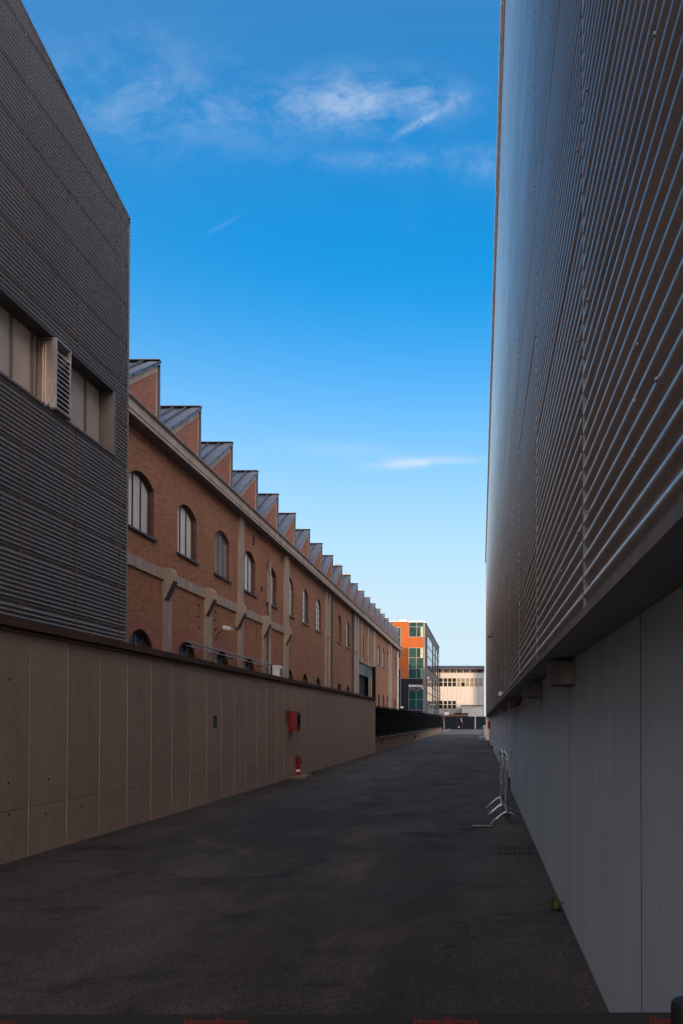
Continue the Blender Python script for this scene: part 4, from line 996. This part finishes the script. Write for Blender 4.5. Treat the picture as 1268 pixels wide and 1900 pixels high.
# ------------------------------------------------------------------ drains on the road
def drain(px0, px1, py0, py1, label):
    x0, y1 = onG(px0, py0); x1, y0 = onG(px1, py1); x1 = min(x1, XR - 0.03)
    d = thing('drain_grate', ((x0 + x1) / 2, (y0 + y1) / 2, 0), label, 'drain')
    M().box(x0, x1, y0, y1, -0.05, 0.008).build('pit', 'void', d)
    fr = M(); fr.box(x0 - 0.03, x1 + 0.03, y0 - 0.03, y0, -0.05, 0.016); fr.box(x0 - 0.03, x1 + 0.03, y1, y1 + 0.03, -0.05, 0.016); fr.box(x0 - 0.03, x0, y0, y1, -0.05, 0.016); fr.box(x1, x1 + 0.03, y0, y1, -0.05, 0.016); fr.build('frame', 'asphalt', d)
    n = max(4, int((x1 - x0) / 0.06))
    bm_ = M().box(-0.019, 0.019, y0, y1, 0.0, 0.015).mesh('grate_bar')
    for i in range(1, n): link('grate_bar', bm_, 'asphalt', d, (x0 + (x1 - x0) * i / n, 0, 0))
drain(922, 990, 1573, 1584, 'dark slotted drain grate across the road by the right wall, nearer than the barriers')
x0, y1 = onG(877, 1532.8); x1, y0 = onG(915, 1534.0)
o = thing('steel_strip', ((x0 + x1) / 2, y0, 0), 'thin pale steel strip set in the asphalt beside the nearest crowd barrier', 'strip')
M().box(x0, x1, y0, y1, -0.01, 0.016).build('bar', 'kerb', o); M().box(x0 - 0.02, x1 + 0.02, y0 - 0.04, y1 + 0.04, -0.03, 0.010).build('slot', 'asphalt', o)

# ------------------------------------------------------------------ weed
wx, wy = 0.655, 6.95
o = thing('weed', (wx, wy, 0), 'small green weed growing at the foot of the right-hand wall', 'plant')
rnd = random.Random(3); m = M(); mb = M()
for i in range(40):
    a = rnd.uniform(0, 6.28); L = rnd.uniform(0.04, 0.13); el = rnd.uniform(0.5, 1.45); wd = rnd.uniform(0.006, 0.013)
    d = Vector((math.cos(a) * math.cos(el), math.sin(a) * math.cos(el), math.sin(el))); sd = Vector((-math.sin(a), math.cos(a), 0))
    p0 = Vector((wx + rnd.uniform(-0.035, 0.03), wy + rnd.uniform(-0.07, 0.07), 0.0)); p1 = p0 + d * L * 0.6; p2 = p0 + d * L + Vector((d.x, d.y, -0.5)) * L * 0.25
    (m if i % 2 else mb).add([p0 - sd * wd * .4, p0 + sd * wd * .4, p1 + sd * wd, p1 - sd * wd, p2], [(0, 1, 2, 3), (3, 2, 4)])
m.build('leaves', 'leaf', o); mb.build('leaves', 'leaf', o)

# ------------------------------------------------------------------ belt barrier across the foreground
YBL = 1.85
bp_ = thing('belt_post', (0.485, YBL, 0), 'black belt-barrier post in the lower right corner', 'post')
M().lathe((0.485, YBL, 0), [(0.16, 0), (0.16, 0.012), (0.13, 0.03), (0.03, 0.05)], 28).build('base', 'black_plastic', bp_, 'auto')
M().lathe((0.485, YBL, 0.03), [(0.0375, 0), (0.0375, 0.93), (0.036, 0.955), (0.031, 0.963), (0.02, 0.9655), (0.0, 0.966)], 28).build('tube', 'black_plastic', bp_, 'auto')
bl_ = thing('barrier_belt', (-1.0, YBL, 0.93), 'dark retractable belt with red lettering stretched across the bottom of the picture', 'belt')
m = M(); nseg = 40; X0b, X1b = -3.6, 0.45
def bz(x): 
    t_ = (x - X0b) / (X1b - X0b); return 0.968 - 0.007 * math.sin(math.pi * min(1, t_ * 1.0)) - 0.003 * t_
vs = []
for i in range(nseg + 1):
    x = X0b + (X1b - X0b) * i / nseg; z = bz(x)
    vs += [(x, YBL - 0.0012, z), (x, YBL - 0.0012, z - 0.05), (x, YBL + 0.0012, z - 0.05), (x, YBL + 0.0012, z)]
fs = []
for i in range(nseg):
    for j in range(4): fs.append((4 * i + j, 4 * i + (j + 1) % 4, 4 * i + 4 + (j + 1) % 4, 4 * i + 4 + j))
m.add(vs, fs).build('webbing', 'belt_fabric', bl_)
tm = text_mesh('HangarBicocca', 0.0255, 0.0003, 0.0003)
for px in (346, 768, 1202, -80):
    x = (px - VX) / F * YBL
    o = link('lettering', tm, 'belt_red', bl_)
    o.matrix_basis = Matrix.Translation((x, YBL - 0.0018, bz(x + 0.08) - 0.0265)) @ Matrix.Rotation(R(90), 4, 'X')
bp2 = thing('belt_post', (-3.65, YBL, 0), 'black belt-barrier post at the far left end of the belt, out of view', 'post')
M().lathe((-3.65, YBL, 0), [(0.16, 0), (0.16, 0.012), (0.13, 0.03), (0.03, 0.05)], 28).build('base', 'black_plastic', bp2, 'auto')
M().lathe((-3.65, YBL, 0.03), [(0.0375, 0), (0.0375, 0.93), (0.036, 0.955), (0.031, 0.963), (0.0, 0.966)], 28).build('tube', 'black_plastic', bp2, 'auto')

# ------------------------------------------------------------------ office building with orange brick and glass
YE = 124.0; XE = onY(788.5, 1300, YE)[0]
eb = thing('office_building', (XE - 6, YE + 15, 0), 'modern office block in orange brick and teal glass behind the factory', 'building')
def ex(px): return onY(px, 1250, YE)[0]
def ez(py): return onY(770, py, YE)[1]
YE2 = onX(815.5, 1300, XE)[0]; ZT = ez(1153.5)
XW = ex(716)
M().box(XW, XE - 0.3, YE + 0.35, YE2 - 0.1, 0, ZT - 0.05).build('core', 'edificio_black', eb)
def epanel(px0, px1, py0, py1, mat, name='brick_panel', d=0.0):
    return M().box(ex(px0), ex(px1), YE - d, YE + 0.34, ez(py1), ez(py0)).build(name, mat, eb)
epanel(716, 732.8, 1153.5, 1259, 'tile_brick')
epanel(732.9, 758.4, 1153.5, 1164, 'tile_brick')
epanel(743.9, 758.4, 1164.05, 1259, 'tile_brick')
epanel(758.5, 788.2, 1181.8, 1202, 'tile_brick')
epanel(732.9, 743.8, 1221, 1240.7, 'tile_brick')
epanel(743.9, 788.2, 1259.1, 1280, 'edificio_black', 'dark_panel')
epanel(743.9, 758.7, 1280.1, 1336, 'edificio_black', 'dark_panel')
epanel(716, 732.8, 1259.1, 1336, 'edificio_black', 'dark_panel')
epanel(758.8, 788.2, 1317.5, 1336, 'edificio_black', 'dark_panel')
epanel(758.4, 788.2, 1152.6, 1154.3, 'steel_grey', 'roof_trim', 0.05)
epanel(716, 758.3, 1152.8, 1153.45, 'steel_grey', 'roof_trim', 0.05)
def glazing(px0, px1, py0, py1, vx=(), hy=(), blinds=()):
    """curtain-wall block: frame part with one pane per field"""
    fr = M(); t_ = 0.024; x0, x1, z0, z1 = ex(px0), ex(px1), ez(py1), ez(py0)
    xs_ = [x0] + [ex(v) for v in vx] + [x1]; zs_ = [z1] + [ez(v) for v in hy] + [z0]
    for x in xs_: fr.box(x - t_, x + t_, YE - 0.02, YE + 0.2, z0, z1)
    for z in zs_: fr.box(x0 + 0.001, x1 - 0.001, YE - 0.012, YE + 0.19, z - t_, z + t_)
    f = fr.build('window', 'grey_frame', eb)
    for i in range(len(xs_) - 1):
        for j in range(len(zs_) - 1):
            a, b, c, d = xs_[i] + t_, xs_[i + 1] - t_, zs_[j + 1] + t_, zs_[j] - t_
            if (i, j) in blinds:
                mid = a + (b - a) * 0.52
                M().box(a, mid, YE + 0.06, YE + 0.09, c, d).build('pane', 'glass_teal', f); M().box(mid, b, YE + 0.055, YE + 0.09, c, d).build('blind', 'blind_green', f)
            else: M().box(a, b, YE + 0.06, YE + 0.09, c, d).build('pane', 'glass_teal', f)
glazing(759, 787.6, 1154.4, 1181.7, (773.3,), (1163,), ((1, 1),))
glazing(758.9, 787.5, 1202.1, 1258.9, (772.8,), (1220.5, 1240.5), ((1, 0), (1, 2)))
glazing(758.9, 787.2, 1280.2, 1317.3, (772.5,), (1298,))
glazing(733, 743.8, 1164.2, 1220.9, (), (1182, 1201.5), ())
glazing(733, 743.8, 1240.8, 1336, (), (1261.5, 1279, 1297), ())
# side elevation facing the alley
def epos(px, py): return onX(px, py, XE)
M().box(XE - 0.29, XE - 0.05, YE + 0.9, YE2, 0, ZT - 0.02).build('side_wall', 'edificio_panel', eb)
M().box(XE - 0.3, XE + 0.02, YE - 0.01, YE + 0.85, 0, ZT - 0.08).build('corner_glass', 'edificio_panel', eb)
M().box(XE - 0.3, XE + 0.06, YE + 0.86, YE2 + 0.05, ZT - 0.02, ZT + 0.12).build('roof_trim', 'steel_grey', eb)
fl_z = [ez(1319), ez(1280), ez(1248), ez(1232), ez(1226), ez(1170)]
def side_glass(pa, pb, z0, z1, rows):
    ya, yb = epos(pa, 1250)[0], epos(pb, 1250)[0]
    f = M(); t_ = 0.08
    for y in (ya, yb): f.box(XE - 0.04, XE + 0.05, y - t_, y + t_, z0, z1)
    for j in range(rows + 1):
        z = z0 + (z1 - z0) * j / rows; f.box(XE - 0.04, XE + 0.045, ya + t_, yb - t_, z - 0.05, z + 0.05)
    fo = f.build('window', 'edificio_black', eb)
    for j in range(rows):
        M().box(XE - 0.03, XE + 0.02, ya + t_, yb - t_, z0 + (z1 - z0) * j / rows + 0.06, z0 + (z1 - z0) * (j + 1) / rows - 0.06).build('pane', 'glass_side', fo)
zt1, zt0_ = ez(1172), ez(1232); zm1, zm0 = ez(1249), ez(1300)
for pa, pb in ((792.6, 802.3), (803.8, 806.8), (808.2, 811.2), (812.6, 814.6)):
    side_glass(pa, pb, zt0_, zt1, 3); side_glass(pa, pb, zm0, zm1, 3)
    side_glass(pa, pb, 0.8, ez(1306), 1)
# roof plant with railing
rp = M(); x0, x1 = ex(737.5), ex(753); 
M().box(x0 + 0.1, x1 - 0.1, YE + 2, YE + 5, ZT, ZT + 0.42).build('roof_plant', 'white_frame', eb)
for i in range(5):
    x = x0 + (x1 - x0) * i / 4; M().box(x - 0.03, x + 0.03, YE + 1.6, YE + 1.66, ZT, ZT + 0.55).build('railing_post', 'trim_pale', eb)
M().box(x0, x1, YE + 1.59, YE + 1.67, ZT + 0.50, ZT + 0.58).build('railing', 'trim_pale', eb)
M().tube([(ex(752.5), YE + 1.5, ZT + 0.75), (ex(758), YE + 1.5, ZT + 0.05)], 0.04, 6).build('stay', 'tile_brick', eb)
M().tube([(ex(737.6), YE + 1.5, ZT), (ex(737.6), YE + 1.5, ZT + 0.85)], 0.03, 6).build('mast', 'dark_frame', eb)
# lettering
def front_text(txt, px, py_base, wpx, hpx, mat, name='lettering'):
    me = text_mesh(txt, 1.0, 0.0, 0.02)
    xs_ = [v.co.x for v in me.vertices]; ys_ = [v.co.y for v in me.vertices]
    sx_ = (ex(px + wpx) - ex(px)) / (max(xs_) - min(xs_)); sy_ = (hpx / F * YE) / (max(ys_) - min(ys_))
    x0_, y0_ = min(xs_), min(ys_)
    for v in me.vertices: v.co = (ex(px) + (v.co.x - x0_) * sx_, YE - 0.03, ez(py_base) + (v.co.y - y0_) * sy_)
    return link(name, me, mat, eb)
front_text('EDIFICIO', 759, 1274.7, 23.0, 4.0, 'white_paint'); front_text('L', 783.2, 1277.6, 3.3, 6.6, 'white_paint')
m = M()
for i in range(9):
    if i == 5: continue
    a = 759.5 + i * 2.5; m.box(ex(a), ex(a + 1.5), YE - 0.03, YE - 0.026, ez(1277.4), ez(1276.4))
m.build('small_lettering', 'steel_grey', eb)
x_, z_ = onY(746.5, 1312.5, YE)
o = thing('wall_lamp', (x_, YE, z_), 'small white box lamp low on the dark front of the office block', 'lamp')
M().box(x_ - 0.2, x_ + 0.2, YE - 0.24, YE - 0.03, z_ - 0.12, z_ + 0.12).build('body', 'white_paint', o); M().box(x_ - 0.06, x_ + 0.06, YE - 0.03, YE, z_ - 0.06, z_ + 0.06).build('mount', 'steel_grey', o)
# open awning sash at the factory corner
x_, z_ = onY(737.5, 1217, YE)
# street lamp beyond the fence
X_, Y_ = -7.35, 120.0; zl = H + (VY - 1306) / F * Y_
o = thing('street_lamp', (X_, Y_, 0), 'double-armed white street lamp beyond the black fence', 'street lamp')
M().tube([(X_, Y_, 0), (X_, Y_, zl)], [0.07, 0.04], 8).build('pole', 'steel_grey', o)
for s_ in (-1, 1): M().prism([(X_ + 0.03 * s_, zl), (X_ + 0.30 * s_, zl - 0.02), (X_ + 0.36 * s_, zl - 0.12), (X_ + 0.28 * s_, zl - 0.10), (X_ + 0.03 * s_, zl - 0.06)], 'Y', Y_ - 0.12, Y_ + 0.12).build('lamp_head', 'white_paint', o)

# ------------------------------------------------------------------ cream building at the end, gate fence, sign
YN = 172.0
def nx_(px): return onY(px, 1290, YN)[0]
def nz_(py): return onY(860, py, YN)[1]
nb_ = thing('cream_building', (nx_(850), YN + 6, 0), 'cream panelled workshop with grey roof and window strips closing the alley', 'building')
xL_, xR_ = nx_(790), nx_(899)
M().box(xL_, xR_ - 0.2, YN + 0.25, YN + 14, 0, nz_(1243)).build('core', 'joint_dark', nb_)
# roof fascia
M().prism([(YN - 0.9, nz_(1243)), (YN - 0.9, nz_(1241.2)), (YN + 3.5, nz_(1233.2)), (YN + 14, nz_(1233.2)), (YN + 14, nz_(1243))], 'X', xL_, nx_(899.3)).build('roof', 'shed_roof', nb_)
# wall as vertical panels between window strips
rows = [(1248.3, 1257.6), (1274.6, 1299.5), (1315.6, 1342)]
px = 806.0; pw = 8.25
xs_ = []
while px < 898.5: xs_.append(px); px += pw
xs_.append(898.6)
for i in range(len(xs_) - 1):
    a, b = nx_(xs_[i]) + 0.012, nx_(xs_[i + 1]) - 0.012
    for (p0, p1) in rows: M().box(a, b, YN + random.uniform(0, 0.01), YN + 0.2, nz_(p1), nz_(p0)).build('wall_panel', 'cream_panel', nb_)
    if xs_[i] > 846: M().box(a, b, YN + random.uniform(0, 0.01), YN + 0.2, nz_(1315.6), nz_(1299.5)).build('wall_panel', 'cream_panel', nb_)
    if xs_[i] > 894: M().box(a, b, YN, YN + 0.2, nz_(1274.6), nz_(1257.6)).build('wall_panel', 'cream_panel', nb_)
def strip_win(p0, p1, py0, py1, kinds):
    n = len(kinds); z0, z1 = nz_(py1), nz_(py0); zm = z0 + (z1 - z0) * 0.53
    for i, kd in enumerate(kinds):
        a = nx_(p0 + (p1 - p0) * i / n); b = nx_(p0 + (p1 - p0) * (i + 1) / n); t_ = 0.09
        f = M(); f.box(a, a + t_, YN - 0.02, YN + 0.1, z0, z1).box(b - t_, b, YN - 0.02, YN + 0.1, z0, z1)
        for z in (z0 + 0.05, zm, z1 - 0.05): f.box(a + t_, b - t_, YN - 0.015, YN + 0.1, z - 0.05, z + 0.05)
        fo = f.build('window', 'cream_panel', nb_)
        for (c, d) in ((z0 + 0.1, zm - 0.05), (zm + 0.05, z1 - 0.1)):
            mt = 'glass_dark' if kd == 'd' or (kd == 'm' and c < zm - 0.2) else 'blind_beige'
            M().box(a + t_, b - t_, YN + 0.04, YN + 0.07, c, d).build('pane', mt, fo)
strip_win(806.3, 896.3, 1257.7, 1274.5, 'ddddd' + 'bmbbbb')
strip_win(806.3, 847, 1299.6, 1315.5, 'ddddd')
# trusses in the gap beneath the roof
for i in range(9):
    a = nx_(811 + 12.5 * i - 1); b = nx_(811 + 12.5 * (i + 1) - 1)
    if a > xR_: break
    b = min(b, xR_)
    M().box(a - 0.06, a + 0.06, YN + 0.02, YN + 0.2, nz_(1248.2), nz_(1243.1)).build('strut', 'cream_panel', nb_)
    M().tube([(a + 0.5 * (b - a), YN + 0.12, nz_(1248)), (b, YN + 0.12, nz_(1243.4))], 0.05, 6).build('truss_diagonal', 'truss', nb_)
# shed in front
sh = thing('metal_shed', (nx_(876), YN - 4, 0), 'pale corrugated lean-to shed standing before the cream building', 'shed')
YS_ = YN - 6
def sx_(px): return onY(px, 1310, YS_)[0]
def sz_(py): return onY(870, py, YS_)[1]
M().box(sx_(857), sx_(896), YS_ + 0.1, YN - 0.01, 0, sz_(1309.6)).build('body', 'shed_door', sh)
for i in range(7):
    a, b = sx_(857 + 5.5 * i) + 0.015, sx_(857 + 5.5 * (i + 1)) - 0.015
    M().box(a, b, YS_ + 0.02 * (i % 2), YS_ + 0.1, 0.05, sz_(1310)).build('door_panel', 'shed_door', sh)
M().box(sx_(856), sx_(897), YS_ - 0.3, YN - 0.02, sz_(1309.5), sz_(1308.3)).build('roof', 'dark_frame', sh)
o = thing('brown_wall', (nx_(830), YN - 8, 0), 'low dark brown wall behind the gate screens', 'wall')
YQ = YN - 10
M().box(onY(806, 1325, YQ)[0], onY(869, 1325, YQ)[0], YQ, YQ + 0.3, 0, onY(840, 1325.5, YQ)[1]).build('body', 'brown_strip', o)
M().box(onY(843, 1325, YQ)[0], onY(869, 1325, YQ)[0], YQ - 0.05, YQ + 0.35, onY(840, 1325.4, YQ)[1], onY(840, 1323, YQ)[1]).build('cap', 'void', o)
# gate screens
YG = 156.0
def gx(px): return onY(px, 1340, YG)[0]
zg = onY(860, 1329.3, YG)[1]
gates = [(806, 825.2, 'far left of the row'), (826.5, 848, 'beside the white sign'), (848.6, 858, 'narrow one with a pale mark'), (858.6, 881, 'wide one left of the grey post'), (883.3, 911, 'right of the grey post')]
for i, (a, b, lab) in enumerate(gates):
    g_ = thing('gate_screen', (gx((a + b) / 2), YG, 0), 'dark blue-grey screen panel closing the alley, ' + lab, 'screen', 'dark gate screens')
    fr = M(); fr.box(gx(a), gx(a) + 0.07, YG - 0.04, YG + 0.04, 0.02, zg).box(gx(b) - 0.07, gx(b), YG - 0.04, YG + 0.04, 0.02, zg)
    fr.box(gx(a) + 0.07, gx(b) - 0.07, YG - 0.035, YG + 0.035, zg - 0.07, zg).box(gx(a) + 0.07, gx(b) - 0.07, YG - 0.035, YG + 0.035, 0.05, 0.12)
    fr.build('frame', 'fence_blue', g_)
    M().box(gx(a) + 0.071, gx(b) - 0.071, YG - 0.012, YG + 0.012, 0.121, zg - 0.071).build('sheet', 'fence_blue', g_)
    if i == 2:
        m = M(); m.tube([(gx(855.3), YG - 0.05, onY(855, 1332.5, YG)[1]), (gx(856.2), YG - 0.06, onY(855, 1335.5, YG)[1]), (gx(857.2), YG - 0.05, onY(855, 1339.5, YG)[1])], 0.06, 6); m.build('pale_mark', 'white_paint', g_)
        M().box(gx(850.5), gx(853), YG - 0.06, YG - 0.02, onY(855, 1350, YG)[1], onY(855, 1348, YG)[1]).build('pale_label', 'white_paint', g_)
o = thing('grey_post', (gx(882.2), YG, 0), 'slim grey post between the two right-hand gate screens', 'post')
M().box(gx(881.3), gx(883.0), YG - 0.12, YG + 0.06, 0.0, zg).build('shaft', 'steel_grey', o); M().box(gx(881), gx(883.25), YG - 0.16, YG + 0.1, zg, zg + 0.04).build('cap', 'steel_grey', o)
YSG = 150.0
def gx2(px): return onY(px, 1340, YSG)[0]
def gz2(py): return onY(828, py, YSG)[1]
o = thing('sign_post', (gx2(823.5), YSG, 0.13), 'white sign board on a pale curved post at the end of the pavement', 'sign')
M().tube([(gx2(824.5), YSG, 0.13), (gx2(824), YSG, gz2(1340)), (gx2(822.8), YSG, gz2(1333)), (gx2(824), YSG, gz2(1329)), (gx2(829), YSG, gz2(1327))], 0.08, 8).build('post', 'steel_grey', o, True)
M().box(gx2(825), gx2(833), YSG - 0.05, YSG - 0.01, gz2(1326.8), gz2(1320.8)).build('board', 'white_paint', o)
M().box(gx2(826.2), gx2(831.8), YSG - 0.055, YSG - 0.051, gz2(1324.0), gz2(1323.3)).build('print', 'steel_grey', o)
for p in (826, 829.5): M().tube([(gx2(p), YSG, gz2(1321)), (gx2(p), YSG - 0.1, gz2(1317.5))], 0.07, 6).build('spot', 'dark_frame', o)

# ------------------------------------------------------------------ unseen block added behind the camera to shade the alley
cb = thing('shade_block', (-6, -175, 0), 'plain unseen block added far behind the camera to shade the alley', 'building')
ZK = 31.7
M().box(-60, -0.03, -180, -160, 0, ZK).build('wall', 'shade_block', cb)
M().box(-0.03, 75, -182, -159.5, 0, 40.0).build('shade_tower', 'shade_block', cb)  # taller unseen part, added to shade the right side of the end building
M().box(0.1, 74.8, -181.8, -159.7, 40.0, 40.3).build('roof', 'cornice', cb)
wm_ = M().box(-0.8, 0.8, -160.0, -159.93, 0, 1.8).mesh('window')
for i in range(30):
    for j in range(8): link('window', wm_, 'glass_dark', cb, (-58 + 4 * i, 0 if i < 15 else 0.52, 1.6 + 3.5 * j))

# ------------------------------------------------------------------ grit and dry leaves blown against the feet of the walls
rnd = random.Random(11); lt = M(); gt = M()
for i in range(1500):
    side = rnd.random() < 0.6
    y = 3 + 40 * rnd.random() ** 1.6
    x = (XL + 0.01 + abs(rnd.gauss(0, 0.13))) if side else (XR - 0.01 - abs(rnd.gauss(0, 0.09)))
    if rnd.random() < 0.05: x = rnd.uniform(XL, XR)
    a = rnd.uniform(0, 6.28); L = rnd.uniform(0.008, 0.026); tl = rnd.uniform(0, 0.010)
    d = Vector((math.cos(a), math.sin(a), 0)); q = Vector((-d.y, d.x, 0)); p = Vector((x, y, 0.007 + gz(x, y) + 0.004))
    if i % 3: gt.add([p + d * L * .3, p + q * L * .3, p - d * L * .3, p - q * L * .3, p + Vector((0, 0, L * .4))], [(0, 1, 4), (1, 2, 4), (2, 3, 4), (3, 0, 4)])
    else: lt.add([p - d * L, p + q * L * .45 + Vector((0, 0, tl)), p + d * L, p - q * L * .45 + Vector((0, 0, tl * .6))], [(0, 1, 2), (0, 2, 3)])
o = lt.build('leaf_litter', 'dry_leaf'); tag(o, 'dry brown leaf scraps scattered at the foot of both walls', 'litter'); o['kind'] = 'stuff'
o = gt.build('grit', 'grit'); tag(o, 'pale grit lying along the edges of the road', 'grit'); o['kind'] = 'stuff'
